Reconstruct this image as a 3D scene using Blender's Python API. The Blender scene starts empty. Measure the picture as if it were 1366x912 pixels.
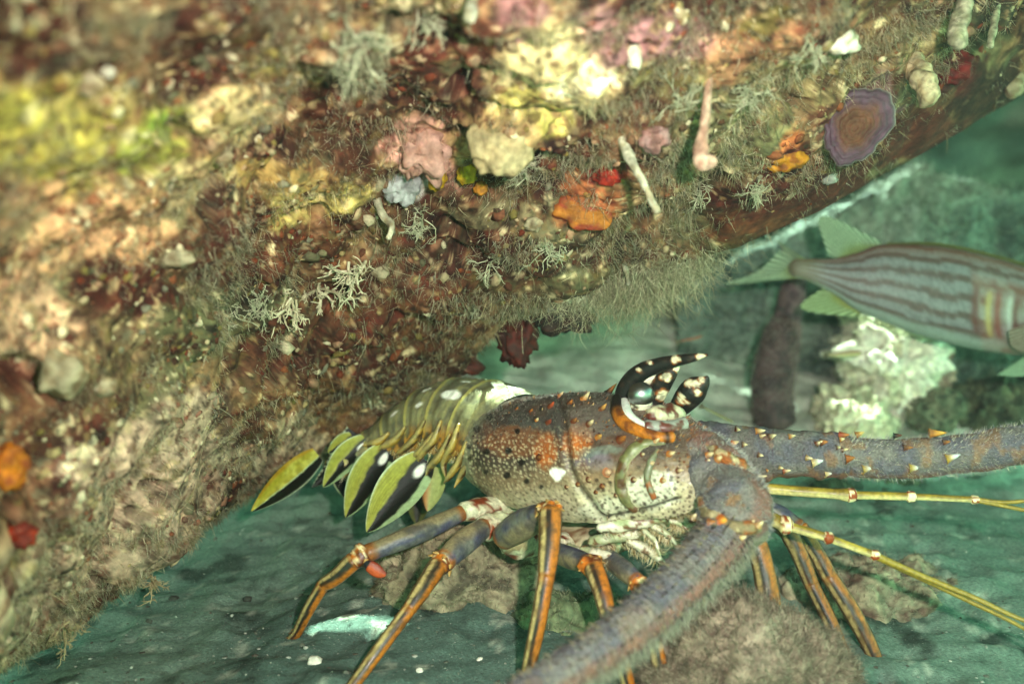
import bpy, math
import numpy as np
from mathutils import Vector

rng = np.random.default_rng(7)
scene = bpy.context.scene
COL = scene.collection

# ------------------------------------------------------------------ camera
FPX = 1400.0                      # focal length in pixels of a 1366 x 912 frame
CAM = np.array([0.0, 0.0, 25.0])  # centimetres
PITCH = math.radians(12.0)
FWD = np.array([0.0, math.cos(PITCH), -math.sin(PITCH)])
UP = np.array([0.0, math.sin(PITCH), math.cos(PITCH)])
RIGHT = np.array([1.0, 0.0, 0.0])

def at(px, py, d):
    """a point (cm) at depth d seen in direction px, py"""
    px, py, d = (np.asarray(v, float)[..., None] for v in (px, py, d))
    return CAM + RIGHT * ((px - 683) / FPX * d) + UP * ((456 - py) / FPX * d) + FWD * d

def proj(P):
    Q = P - CAM
    d = Q @ FWD
    return 683 + FPX * (Q @ RIGHT) / d, 456 - FPX * (Q @ UP) / d, d

cam_data = bpy.data.cameras.new("camera")
cam_data.sensor_width = 36.0
cam_data.lens = 36.0 * FPX / 1366
cam_data.clip_start = 0.01
cam_data.clip_end = 100.0
cam_data.dof.use_dof = True
cam_data.dof.focus_distance = 0.515
cam_data.dof.aperture_fstop = 5.8
cam = bpy.data.objects.new("camera", cam_data)
COL.objects.link(cam)
cam.location = Vector(CAM / 100)
cam.rotation_euler = (math.radians(90) - PITCH, 0, 0)
scene.camera = cam

# ------------------------------------------------------------------ world, sun, flash
SUN_EL, SUN_AZ = math.radians(53), math.radians(26)      # azimuth from +Y towards +X
TOSUN = np.array([math.cos(SUN_EL) * math.sin(SUN_AZ), math.cos(SUN_EL) * math.cos(SUN_AZ), math.sin(SUN_EL)])
world = bpy.data.worlds.new("World")
scene.world = world
world.use_nodes = True
wn, wl = world.node_tree.nodes, world.node_tree.links
wn.clear()
wo = wn.new("ShaderNodeOutputWorld")
wb = wn.new("ShaderNodeBackground")
sky = wn.new("ShaderNodeTexSky")
sky.sky_type = 'NISHITA'
sky.sun_disc = False
sky.sun_elevation = SUN_EL
sky.sun_rotation = SUN_AZ
wm = wn.new("ShaderNodeMix")
wm.data_type = 'RGBA'
wm.blend_type = 'MULTIPLY'
wm.inputs[0].default_value = 1.0
wm.inputs[7].default_value = (0.50, 1.0, 0.44, 1)          # sea water takes the red out of daylight
wl.new(sky.outputs[0], wm.inputs[6])
wl.new(wm.outputs[2], wb.inputs[0])
wb.inputs[1].default_value = 0.15
wl.new(wb.outputs[0], wo.inputs[0])

sun_data = bpy.data.lights.new("sun", 'SUN')
sun_data.energy = 5.0
sun_data.angle = math.radians(0.6)
sun_data.color = (0.72, 1.0, 0.80)
sun = bpy.data.objects.new("sun", sun_data)
COL.objects.link(sun)
sun.rotation_euler = Vector(-TOSUN).to_track_quat('-Z', 'Y').to_euler()

# the photographer's strobe: its reflection shows in the lobster's eye, its shadows fall beside the legs
flash_data = bpy.data.lights.new("camera_flash", 'SPOT')
flash_data.energy = 2.75
flash_data.color = (1.0, 0.92, 0.86)
flash_data.shadow_soft_size = 0.008
flash_data.spot_size = math.radians(100)
flash_data.spot_blend = 0.9
flash = bpy.data.objects.new("camera_flash", flash_data)
COL.objects.link(flash)
flash.location = (0.055, 0.01, 0.285)
flash.rotation_euler = (math.radians(90) - PITCH, 0, 0)

scene.view_settings.view_transform = 'Standard'
scene.view_settings.look = 'None'
scene.view_settings.exposure = 2.5
scene.view_settings.gamma = 1.0
scene.view_settings.use_curve_mapping = False
scene.cycles.use_denoising = True
scene.cycles.denoiser = 'OPENIMAGEDENOISE'
scene.cycles.max_bounces = 4
scene.cycles.diffuse_bounces = 2
scene.cycles.adaptive_threshold = 0.03
scene.cycles.sample_clamp_indirect = 4.0
scene.cycles.use_light_tree = False

# ------------------------------------------------------------------ numeric helpers
def lin(h):
    v = np.array([int(h[i:i + 2], 16) for i in (0, 2, 4)]) / 255.0
    return np.where(v <= 0.04045, v / 12.92, ((v + 0.055) / 1.055) ** 2.4)

def _hash(ix, iy, iz, seed):
    with np.errstate(over='ignore'):
        h = (ix.astype(np.uint32) * np.uint32(374761393) + iy.astype(np.uint32) * np.uint32(668265263)
             + iz.astype(np.uint32) * np.uint32(2147483647) + np.uint32(seed) * np.uint32(1274126177))
        h = (h ^ (h >> np.uint32(13))) * np.uint32(1274126177)
        h = (h ^ (h >> np.uint32(15))) * np.uint32(2246822519)
        h ^= h >> np.uint32(16)
    return h.astype(np.float64) / 4294967295.0

def vnoise(p, seed=0):
    """smooth value noise in about -1..1"""
    i = np.floor(p).astype(np.int64)
    f = p - i
    f = f * f * f * (f * (f * 6 - 15) + 10)
    out = 0
    for dx in (0, 1):
        wx = f[:, 0] if dx else 1 - f[:, 0]
        for dy in (0, 1):
            wy = f[:, 1] if dy else 1 - f[:, 1]
            for dz in (0, 1):
                wz = f[:, 2] if dz else 1 - f[:, 2]
                out = out + wx * wy * wz * _hash(i[:, 0] + dx, i[:, 1] + dy, i[:, 2] + dz, seed)
    return out * 2 - 1

def fbm(p, size, octaves=4, seed=0, gain=0.5):
    p = np.asarray(p, float) / size
    out, a, n = 0, 1.0, 0
    for o in range(octaves):
        out = out + a * vnoise(p + 17.3 * o, seed + o)
        n += a
        a *= gain
        p = p * 2.03
    return out / n * 1.6

def cells(p, seed=0):
    """nearest jittered cell: distance, second distance, id in 0..1"""
    i = np.floor(p).astype(np.int64)
    b1 = np.full(len(p), 9.0); b2 = b1.copy(); idd = np.zeros(len(p))
    zs = (-1, 0, 1) if p.shape[1] == 3 else (0,)
    for dx in (-1, 0, 1):
        for dy in (-1, 0, 1):
            for dz in zs:
                cx, cy = i[:, 0] + dx, i[:, 1] + dy
                cz = i[:, 2] + dz if p.shape[1] == 3 else np.zeros_like(cx)
                q = np.stack([cx + _hash(cx, cy, cz, seed), cy + _hash(cx, cy, cz, seed + 1)]
                             + ([cz + _hash(cx, cy, cz, seed + 2)] if p.shape[1] == 3 else []), 1)
                dd = np.linalg.norm(p - q, axis=1)
                near = dd < b1
                b2 = np.where(near, b1, np.minimum(b2, dd))
                idd = np.where(near, _hash(cx, cy, cz, seed + 3), idd)
                b1 = np.minimum(b1, dd)
    return b1, b2, idd

def sstep(a, b, x):
    t = np.clip((x - a) / (b - a), 0, 1)
    return t * t * (3 - 2 * t)

def mix(a, b, t):
    t = np.asarray(t)[..., None]
    return a * (1 - t) + b * t

def unit(v):
    return v / (np.linalg.norm(v, axis=-1, keepdims=True) + 1e-12)

def spline(ctrl, n):
    """Catmull-Rom through rows of ctrl, n samples"""
    c = np.asarray(ctrl, float)
    if len(c) == 2:
        t = np.linspace(0, 1, n)[:, None]
        return c[0] * (1 - t) + c[1] * t
    e = np.vstack([2 * c[0] - c[1], c, 2 * c[-1] - c[-2]])
    t = np.linspace(0, len(c) - 1 - 1e-9, n)
    k = t.astype(int); f = (t - k)[:, None]
    p0, p1, p2, p3 = e[k], e[k + 1], e[k + 2], e[k + 3]
    return 0.5 * (2 * p1 + (p2 - p0) * f + (2 * p0 - 5 * p1 + 4 * p2 - p3) * f ** 2 + (3 * p1 - p0 - 3 * p2 + p3) * f ** 3)

def seg_dist(x, y, poly):
    best = np.full(np.shape(x), 1e9)
    for (ax, ay), (bx, by) in zip(poly[:-1], poly[1:]):
        vx, vy = bx - ax, by - ay
        t = np.clip(((x - ax) * vx + (y - ay) * vy) / (vx * vx + vy * vy), 0, 1)
        best = np.minimum(best, np.hypot(x - ax - t * vx, y - ay - t * vy))
    return best

# ------------------------------------------------------------------ objects
ORIGIN = {}
def thing(name, label, cat, loc, group=None):
    o = bpy.data.objects.new(name, None)
    COL.objects.link(o)
    o.empty_display_size = 0.02
    o.location = Vector(np.asarray(loc, float) / 100)
    o["label"] = label; o["category"] = cat
    if group: o["group"] = group
    ORIGIN[o.name] = np.asarray(loc, float)
    return o

def tag(o, label, cat, group=None):
    o["label"] = label; o["category"] = cat
    if group: o["group"] = group
    return o

def world_origin(o):
    v = np.zeros(3)
    while o is not None:
        v += ORIGIN.get(o.name, np.zeros(3)); o = o.parent
    return v

def mesh(name, V, F, C, mat, parent=None, smooth=True, origin=None, Fs=None):
    """V in world cm; F an (n,3|4) int array (or list of such arrays); C per-vertex colours"""
    faces = F if isinstance(F, list) else [F]
    faces = [np.asarray(f, np.int32) for f in faces if len(f)]
    org = np.zeros(3) if origin is None else np.asarray(origin, float)
    if parent is not None and origin is None:
        org = world_origin(parent)
    me = bpy.data.meshes.new(name)
    me.vertices.add(len(V))
    me.vertices.foreach_set("co", ((V - org) / 100).astype(np.float32).ravel())
    loops = np.concatenate([f.ravel() for f in faces])
    sizes = np.concatenate([np.full(len(f), f.shape[1], np.int32) for f in faces])
    starts = np.concatenate([[0], np.cumsum(sizes)[:-1]]).astype(np.int32)
    me.loops.add(len(loops))
    me.loops.foreach_set("vertex_index", loops.astype(np.int32))
    me.polygons.add(len(sizes))
    me.polygons.foreach_set("loop_start", starts)
    me.update(calc_edges=True)
    me.validate()
    if smooth:
        me.polygons.foreach_set("use_smooth", np.ones(len(me.polygons), bool))
    if C is not None:
        C = np.broadcast_to(np.asarray(C, float), (len(V), 3))
        a = me.color_attributes.new("Col", 'FLOAT_COLOR', 'POINT')
        a.data.foreach_set("color", np.hstack([np.clip(C, 0, 1), np.ones((len(V), 1))]).astype(np.float32).ravel())
    me.materials.append(mat)
    o = bpy.data.objects.new(name, me)
    COL.objects.link(o)
    if parent is not None:
        o.parent = parent
        ORIGIN[o.name] = org - world_origin(parent)
        o.location = Vector(ORIGIN[o.name] / 100)
    else:
        o.location = Vector(org / 100)
        ORIGIN[o.name] = org
    return o

def grid_faces(m, n, wrap=False, base=0):
    i = np.arange(m - 1)[:, None]
    j = np.arange(n if wrap else n - 1)[None, :]
    a = i * n + j; b = i * n + (j + 1) % n; c = (i + 1) * n + (j + 1) % n; d = (i + 1) * n + j
    return np.stack([a, b, c, d], -1).reshape(-1, 4) + base

def material(name, rough=0.6, spec=0.4, scale=400.0, amount=0.25, bump=0.0, bscale=600.0, coat=0.0, alpha=1.0, trans=0.0, sss=0.0, speck=None):
    m = bpy.data.materials.new(name)
    m.use_nodes = True
    n, l = m.node_tree.nodes, m.node_tree.links
    b = n["Principled BSDF"]
    b.inputs["Roughness"].default_value = rough
    b.inputs["Specular IOR Level"].default_value = spec
    b.inputs["Coat Weight"].default_value = coat
    b.inputs["Coat Roughness"].default_value = 0.15
    b.inputs["Alpha"].default_value = alpha
    a = n.new("ShaderNodeAttribute"); a.attribute_name = "Col"
    tc = n.new("ShaderNodeTexCoord")
    no = n.new("ShaderNodeTexNoise"); no.inputs["Scale"].default_value = scale; no.inputs["Detail"].default_value = 5
    l.new(tc.outputs["Object"], no.inputs["Vector"])
    mr = n.new("ShaderNodeMapRange")
    mr.inputs["From Min"].default_value = 0.3; mr.inputs["From Max"].default_value = 0.7
    mr.inputs["To Min"].default_value = 1 - amount; mr.inputs["To Max"].default_value = 1 + amount
    l.new(no.outputs["Fac"], mr.inputs["Value"])
    mx = n.new("ShaderNodeVectorMath"); mx.operation = 'SCALE'
    l.new(a.outputs["Color"], mx.inputs[0]); l.new(mr.outputs["Result"], mx.inputs["Scale"])
    col = mx.outputs[0]
    if speck:
        (sc, thr, c) = speck
        n2 = n.new("ShaderNodeTexNoise"); n2.inputs["Scale"].default_value = sc; n2.inputs["Detail"].default_value = 3
        l.new(tc.outputs["Object"], n2.inputs["Vector"])
        r2 = n.new("ShaderNodeMapRange"); r2.inputs["From Min"].default_value = thr; r2.inputs["From Max"].default_value = thr + 0.06
        l.new(n2.outputs["Fac"], r2.inputs["Value"])
        m2 = n.new("ShaderNodeMix"); m2.data_type = 'RGBA'
        l.new(r2.outputs["Result"], m2.inputs[0]); l.new(col, m2.inputs[6]); m2.inputs[7].default_value = (*c, 1)
        col = m2.outputs[2]
    l.new(col, b.inputs["Base Color"])
    if bump:
        nb = n.new("ShaderNodeTexNoise"); nb.inputs["Scale"].default_value = bscale; nb.inputs["Detail"].default_value = 6
        l.new(tc.outputs["Object"], nb.inputs["Vector"])
        bu = n.new("ShaderNodeBump"); bu.inputs["Strength"].default_value = bump; bu.inputs["Distance"].default_value = 0.001
        l.new(nb.outputs["Fac"], bu.inputs["Height"]); l.new(bu.outputs["Normal"], b.inputs["Normal"])
    if trans:
        tr = n.new("ShaderNodeBsdfTranslucent")
        l.new(col, tr.inputs["Color"])
        ms = n.new("ShaderNodeMixShader"); ms.inputs[0].default_value = trans
        out = n["Material Output"]
        l.new(b.outputs[0], ms.inputs[1]); l.new(tr.outputs[0], ms.inputs[2]); l.new(ms.outputs[0], out.inputs[0])
    return m

M_ROCK = material("reef_crust", 0.85, 0.25, 250, 0.35, 0.9, 500)
M_TURF = material("turf_filament", 0.8, 0.2, 300, 0.3)
M_SAND = material("sea_sand", 0.9, 0.2, 500, 0.28, 0.8, 900, speck=(1100, 0.66, (0.38, 0.38, 0.3)))
M_SHELL = material("lobster_shell", 0.42, 0.5, 700, 0.16, 0.25, 1500, coat=0.12)
M_LEG = material("lobster_leg_shell", 0.42, 0.4, 600, 0.3, 0.25, 1100, coat=0.06)
M_FUR = material("antenna_shell", 0.65, 0.3, 900, 0.4, 1.0, 900)
M_FIN = material("pleopod_leaf", 0.45, 0.2, 400, 0.2, 0.2, 600, trans=0.2)
M_EYE = material("eye_gloss", 0.33, 1.0, 300, 0.0)
M_EYE.node_tree.nodes["Principled BSDF"].inputs["IOR"].default_value = 2.3
M_HORN = material("horn_shell", 0.5, 0.35, 700, 0.3, 0.4, 1200)
M_FISH = material("fish_scale", 0.48, 0.45, 600, 0.15, 0.3, 900)
M_FISHFIN = material("fish_fin", 0.5, 0.4, 300, 0.1, trans=0.5)
M_SOFT = material("sponge_flesh", 0.7, 0.3, 350, 0.25, 0.6, 700)
M_PALE = material("pale_crust", 0.75, 0.25, 500, 0.2, 0.5, 900)

# ------------------------------------------------------------------ shape generators
def tube_arrays(ctrl, n=40, k=16, ref=None, flat=1.0, wob=0.0, seed=0, caps=True, prof=None):
    """ctrl rows: px, py, depth, radius in px. returns V, F, u(0..1), theta (0 faces ref), P"""
    s = spline(ctrl, n)
    Cn = at(s[:, 0], s[:, 1], s[:, 2])
    R = np.maximum(s[:, 3], 0.05) * s[:, 2] / FPX
    T = unit(np.gradient(Cn, axis=0))
    rf = unit(CAM - Cn) if ref is None else np.broadcast_to(np.asarray(ref, float), Cn.shape)
    N = unit(rf - T * np.sum(rf * T, 1, keepdims=True))
    B = np.cross(T, N)
    u = np.linspace(0, 1, n)
    if prof is not None:
        R = R * prof(u)
    if caps:                                   # rounded ends
        f = np.array([0.05, 0.55, 0.85])
        R0, R1 = R[0] * f, (R[-1] * f)[::-1]
        o0 = np.array([0.55, 0.42, 0.2])[:, None] * R[0] * T[0]
        o1 = np.array([0.2, 0.42, 0.55])[:, None] * R[-1] * T[-1]
        Cn = np.vstack([Cn[0] - o0, Cn, Cn[-1] + o1])
        R = np.concatenate([R0, R, R1])
        N = np.vstack([np.repeat(N[:1], 3, 0), N, np.repeat(N[-1:], 3, 0)])
        B = np.vstack([np.repeat(B[:1], 3, 0), B, np.repeat(B[-1:], 3, 0)])
        u = np.concatenate([[0, 0, 0], u, [1, 1, 1]])
    th = np.linspace(-math.pi, math.pi, k, endpoint=False)
    P = Cn[:, None] + R[:, None, None] * (np.cos(th)[None, :, None] * N[:, None] + flat * np.sin(th)[None, :, None] * B[:, None])
    V = P.reshape(-1, 3)
    U = np.repeat(u, k); TH = np.tile(th, len(u))
    if wob:
        nr = (P - Cn[:, None]).reshape(-1, 3)
        V = V + nr * (wob * fbm(V, 0.6, 3, seed))[:, None]
    return V, grid_faces(len(u), k, True), U, TH

def tube(name, ctrl, colour, mat, parent=None, **kw):
    V, F, U, TH = tube_arrays(ctrl, **kw)
    C = colour(U, TH, V) if callable(colour) else colour
    return mesh(name, V, F, C, mat, parent)

def ico(level=2):
    import bmesh
    b = bmesh.new()
    bmesh.ops.create_icosphere(b, subdivisions=level, radius=1.0)
    V = np.array([v.co for v in b.verts]); F = np.array([[v.index for v in f.verts] for f in b.faces])
    b.free()
    return V, F
ICO = {k: ico(k) for k in (1, 2, 3, 4, 6)}

def basis(n):
    n = unit(np.asarray(n, float))
    a = np.where(np.abs(n[..., 2:3]) > 0.9, np.array([1.0, 0, 0]), np.array([0, 0, 1.0]))
    x = unit(np.cross(a, n)); y = np.cross(n, x)
    return x, y, n

def filaments(root, dirs, length, width, colour, bend=0.5, levels=4, rg=rng, droop=None):
    """many thin three-sided tapering threads; arrays of N. colour (N,3). returns V,F,C"""
    N = len(root)
    x, y, d = basis(dirs)
    ang = rg.uniform(0, 2 * math.pi, N)
    side = x * np.cos(ang)[:, None] + y * np.sin(ang)[:, None]
    t = np.linspace(0, 1, levels)
    b = rg.normal(0, bend, N)
    ctr = root[:, None] + d[:, None] * (length[:, None] * t)[..., None] + side[:, None] * ((b * length)[:, None] * t ** 2)[..., None]
    if droop is not None:
        ctr[..., 2] -= (droop * length)[:, None] * t ** 2
    w = width[:, None] * (1 - 0.75 * t)
    V = []
    for q in range(3):
        a = q * 2 * math.pi / 3
        V.append(ctr + (x * math.cos(a) + y * math.sin(a))[:, None] * w[..., None])
    V = np.stack(V, 2)                                   # N, levels, 3, 3
    F0 = []
    for l in range(levels - 1):
        for q in range(3):
            F0.append([l * 3 + q, l * 3 + (q + 1) % 3, (l + 1) * 3 + (q + 1) % 3, (l + 1) * 3 + q])
    F = (np.arange(N)[:, None, None] * levels * 3 + np.array(F0)[None]).reshape(-1, 4)
    C = np.repeat(colour, levels * 3, 0)
    return V.reshape(-1, 3), F, C

def lumps(pos, nrm, size, colour, level=1, rg=rng, squash=0.6, rough=0.35):
    """many small uneven knobs lying on a surface"""
    V0, F0 = ICO[level]
    N = len(pos)
    x, y, z = basis(nrm)
    a = rg.uniform(0, 2 * math.pi, N)
    x2 = x * np.cos(a)[:, None] + y * np.sin(a)[:, None]; y2 = np.cross(z, x2)
    sc = rg.uniform(0.6, 1.4, (N, 3)); sc[:, 2] *= squash
    r = 1 + rg.uniform(-rough, rough, (N, len(V0)))
    L = V0[None] * r[..., None] * sc[:, None] * size[:, None, None]
    V = pos[:, None] + L[..., :1] * x2[:, None] + L[..., 1:2] * y2[:, None] + L[..., 2:] * z[:, None]
    F = (np.arange(N)[:, None, None] * len(V0) + F0[None]).reshape(-1, 3)
    C = np.repeat(colour, len(V0), 0) * (1 + 0.25 * (r.reshape(-1, 1) - 1))
    return V.reshape(-1, 3), F, C

def merge(parts):
    V, F3, F4, C, b = [], [], [], [], 0
    for v, f, c in parts:
        V.append(v); C.append(np.broadcast_to(c, v.shape))
        for ff in (f if isinstance(f, list) else [f]):
            (F3 if ff.shape[1] == 3 else F4).append(ff + b)
        b += len(v)
    F = []
    if F3: F.append(np.vstack(F3))
    if F4: F.append(np.vstack(F4))
    return np.vstack(V), F, np.vstack(C)

# ------------------------------------------------------------------ sun holes: gaps added to the reef shape, cut to aim shafts of sun
def ground_z(x, y):
    P = np.stack([x, y, np.zeros_like(x)], -1).reshape(-1, 3)
    z = 0.9 * fbm(P, 22, 3, 11) + 0.25 * fbm(P, 5, 3, 12)
    x, y = P[:, 0], P[:, 1]
    z = z + 11.0 * np.exp(-(((x - 8) / 26) ** 2 + ((y - 112) / 24) ** 2)) + 3.0 * np.exp(-(((x + 5) / 20) ** 2 + ((y - 85) / 12) ** 2))
    z = z + 1.2 * np.exp(-(((x + 12) / 14) ** 2 + ((y - 40) / 7) ** 2))
    z = z + np.clip(y - 150, 0, 400) * 0.04
    return z

def ground_hit(px, py):
    d = 30.0
    for _ in range(60):
        P = at(px, py, d)
        h = P[2] - ground_z(np.array([P[0]]), np.array([P[1]]))[0]
        d += h * 1.2
    return at(px, py, d), d

BEAMS = []          # point, radius of a shaft of sunlight
for px, py, d, r in [(650, 522, 59, 0.5), (672, 528, 57, 0.8), (695, 530, 56, 0.9), (718, 526, 55, 0.8), (738, 523, 54.5, 0.9), (708, 522, 56, 1.0), (726, 519, 55.6, 1.0), (745, 517, 55.2, 0.8), (662, 543, 55.6, 0.7), (680, 536, 55.6, 0.8),
                     (1150, 440, 82, 1.9), (1175, 425, 82, 2.2), (1180, 455, 82, 2.4), (1195, 480, 82, 2.2), (1130, 535, 80, 1.6), (1165, 500, 81, 1.4)]:
    BEAMS.append((at(px, py, d), r))
for px, py, r in [(418, 762, 0.55), (432, 755, 0.5), (446, 750, 0.4), (425, 840, 0.45), (445, 842, 0.6), (465, 842, 0.65), (490, 838, 0.6), (515, 834, 0.5), (538, 834, 0.35)]:
    BEAMS.append((ground_hit(px, py)[0], r))
CREST = [(900, 385), (985, 345), (1060, 305), (1120, 280), (1190, 240), (1235, 212), (1275, 235), (1330, 247), (1400, 250), (1500, 262)]
for i in range(1, len(CREST) - 3):
    for t in (0, 0.33, 0.66):
        q = np.array(CREST[i]) * (1 - t) + np.array(CREST[i + 1]) * t
        BEAMS.append((at(q[0], q[1], 92) + np.array([0, 1.6, -0.6]), 1.35))

def beam_open(P, extra=0.0):
    """True where a point lies in one of the sun shafts (above its target)"""
    hit = np.zeros(len(P), bool)
    jit = 0.35 * fbm(P, 1.2, 2, 77)
    for T, r in BEAMS:
        Q = P - T
        s = Q @ TOSUN
        dist = np.linalg.norm(Q - s[:, None] * TOSUN, axis=1)
        hit |= (s > 2.2) & (dist < r * (1 + jit) + extra)
    return hit

# ------------------------------------------------------------------ seabed
def axis_coords(lo, hi, dlo, dhi, step, grow=1.18):
    a = list(np.arange(dlo, dhi, step)); s = step; v = dhi
    while v < hi: a.append(v); s *= grow; v += s
    a.append(hi); s = step; v = dlo - step; b = []
    while v > lo: b.append(v); s *= grow; v -= s
    b.append(lo)
    return np.array(b[::-1] + a)
gx = axis_coords(-600, 600, -45, 60, 0.3)
gy = axis_coords(-400, 800, 28, 130, 0.3)
X, Y = np.meshgrid(gx, gy)
Z = ground_z(X, Y).reshape(X.shape)
P = np.stack([X, Y, Z], -1).reshape(-1, 3)
near = np.exp(-((P[:, 1] - 60) / 90) ** 2)
P[:, 2] += near * (0.26 * fbm(P, 1.6, 4, 21) + 0.3 * np.abs(fbm(P * np.array([0.6, 1.5, 1]), 4.0, 3, 22)))
pit = fbm(P, 2.2, 2, 25)
P[:, 2] -= near * 0.35 * sstep(0.75, 1.0, pit)
c = mix(lin("6a7d6e"), lin("50645a"), sstep(-0.5, 0.5, fbm(P, 9, 4, 23)))
c = mix(c, lin("2a332c"), 0.85 * sstep(0.35, 0.8, fbm(P, 2.0, 4, 24)))
c = mix(c, lin("b5b8a4"), 0.5 * sstep(0.55, 0.8, fbm(P, 0.8, 3, 26)))
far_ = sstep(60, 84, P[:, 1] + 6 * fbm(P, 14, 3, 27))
c = mix(c, lin("e2e6d2") * (0.82 + 0.3 * fbm(P, 2.5, 4, 28))[:, None], 0.92 * far_)  # pale sand, lightened further in colour for the skylight missing here
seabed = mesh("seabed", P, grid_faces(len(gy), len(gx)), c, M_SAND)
seabed["kind"] = "structure"
ng = 7000
gxx = rng.uniform(-32, 42, ng); gyy = 36 + 70 * rng.uniform(0, 1, ng) ** 1.6
gi = np.searchsorted(gx, gxx).clip(0, len(gx) - 1); gj = np.searchsorted(gy, gyy).clip(0, len(gy) - 1)
gp = P[gj * len(gx) + gi]
gt = np.array([lin(h) for h in ("747a6c", "94968a", "4a4c42", "5c6054", "a5a698", "504a40")])[rng.integers(0, 6, ng)]
v_, f_, c_ = lumps(gp, np.tile([0, 0, 1.0], (ng, 1)), np.clip(rng.gamma(1.6, 0.028, ng), 0.02, 0.17), gt, 1)
grit = mesh("sand_grit", v_, f_, c_, M_SAND, seabed); grit["kind"] = "stuff"

# ------------------------------------------------------------------ overhanging ledge
LIP = np.array([(-520, 1330, 27), (-300, 1110, 30), (-160, 1000, 38), (-10, 900, 45), (150, 800, 50.5), (256, 712, 56.5), (340, 650, 62), (430, 612, 66), (515, 588, 67), (580, 540, 66.5), (630, 474, 62.5),
                (680, 424, 58), (740, 398, 56.5), (880, 368, 56), (980, 333, 57), (1100, 278, 60), (1230, 205, 65), (1366, 125, 69), (1600, 20, 74), (2000, -120, 82)], float)
lx = np.concatenate([np.linspace(-520, -60, 60, endpoint=False), np.linspace(-60, 440, 300, endpoint=False), np.linspace(440, 1430, 330), np.linspace(1440, 2000, 50)])
lip_y = np.interp(lx, LIP[:, 0], LIP[:, 1]); lip_d = np.interp(lx, LIP[:, 0], LIP[:, 2])
kern = np.ones(13) / 13
sm = lambda v: np.convolve(np.pad(v, 6, 'edge'), kern, 'valid')
lip_y, lip_d = sm(lip_y), sm(lip_d)
NF, NU = 400, 120
tt = np.linspace(1, 0, NF)
top_d = 21 + np.clip(lx, -200, 1800) / 1366 * 9
gxs, gys, gds = [], [], []
for t in tt:
    gys.append(lip_y * (1 - t) + (-330) * t)
    gxs.append(lx + 0 * lx)
    gds.append(lip_d + (top_d - lip_d) * t ** 0.76)
front = at(np.array(gxs), np.array(gys), np.array(gds))          # NF, n, 3
rear = [front[0] + np.array(o) for o in spline([(0, -38, 34), (0, -34, 22), (0, -22, 11), (0, -9, 4), (0, 0, 0)], 26)[:-1]]  # unseen overhang above the camera, added to cut skylight on the front
front = np.concatenate([np.array(rear), front], 0)
NF = len(front)
L = front[-1]
under = []
offs = spline([(0, 0, 0), (0, 5, 0.4), (0, 14, 2.0), (0, 22, 6), (0, 32, 12), (0, 41, 20), (0, 43, 27), (0, 34, 34), (0, 16, 38), (0, -4, 42)], NU)  # underside, then unseen roof stretched back to keep sun off the mound
for o in offs[1:]:
    under.append(L + o)
ledge = np.concatenate([front, np.array(under)], 0)
NR, NC = ledge.shape[:2]
du = np.gradient(ledge, axis=1); dv = np.gradient(ledge, axis=0)
nrm = unit(np.cross(du, dv))
for _ in range(14):
    nrm[1:-1] = nrm[1:-1] + 0.5 * (nrm[:-2] + nrm[2:]); nrm = unit(nrm)
if np.sum(nrm[NF - 100, NC // 2] * (CAM - ledge[NF - 100, NC // 2])) < 0: nrm = -nrm
VL = ledge.reshape(-1, 3); NL = nrm.reshape(-1, 3)
facing_ = np.abs(np.sum(NL * unit(CAM - VL), 1))
hf_ = np.clip(1.7 * facing_ - 0.55, 0.15, 1)
disp = 2.2 * fbm(VL, 9, 2, 31) + 1.7 * np.abs(fbm(VL, 4.2, 2, 32)) - 0.4 + hf_ * (0.75 * fbm(VL, 1.5, 3, 33) + 0.2 * fbm(VL, 0.5, 2, 34))
c1, c2, cid = cells(VL / 1.5 + 0.25 * fbm(VL, 1.0, 2, 36)[:, None], 35)
disp += hf_ * 0.6 * (cid - 0.4) * sstep(0.0, 0.25, c2 - c1)
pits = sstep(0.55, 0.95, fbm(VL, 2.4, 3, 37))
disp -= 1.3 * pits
lpx, lpy, ldd = proj(VL); lpy = np.where(ldd < 8, -9e3, lpy); ldd = np.maximum(ldd, 8)
hollow = sstep(1.2, 0.3, ((lpx - 1345) / 75) ** 2 + ((lpy - 62) / 42) ** 2) + 0.8 * sstep(1.2, 0.3, ((lpx - 20) / 60) ** 2 + ((lpy - 505) / 28) ** 2) + 0.8 * sstep(1, 0.3, (seg_dist(lpx, lpy, [(225, 520), (245, 500), (290, 465)]) / 9) ** 2)
disp -= 3.5 * np.clip(hollow, 0, 1)
calm = sstep(60, 15, seg_dist(lpx, lpy, [(1000, 320), (1110, 250), (1230, 185), (1366, 90)]))     # the smooth brown strip along the lip
disp *= 1 - 0.75 * calm
tuck = sstep(70, 20, seg_dist(lpx, lpy, [(330, 640), (430, 590), (560, 520)]))
disp *= 1 - 0.5 * tuck
disp *= np.clip(ldd / 45, 0.55, 1.1)
rowi = np.arange(len(VL)) // NC
disp *= np.clip(0.35 + 0.9 * facing_, 0, 1) * (1 - 0.55 * np.exp(-((rowi - NF) / 9.0) ** 2))
VL = VL + NL * disp[:, None]
lpx, lpy, ldd = proj(VL); lpy = np.where(ldd < 8, -9e3, lpy); ldd = np.maximum(ldd, 8)

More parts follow.
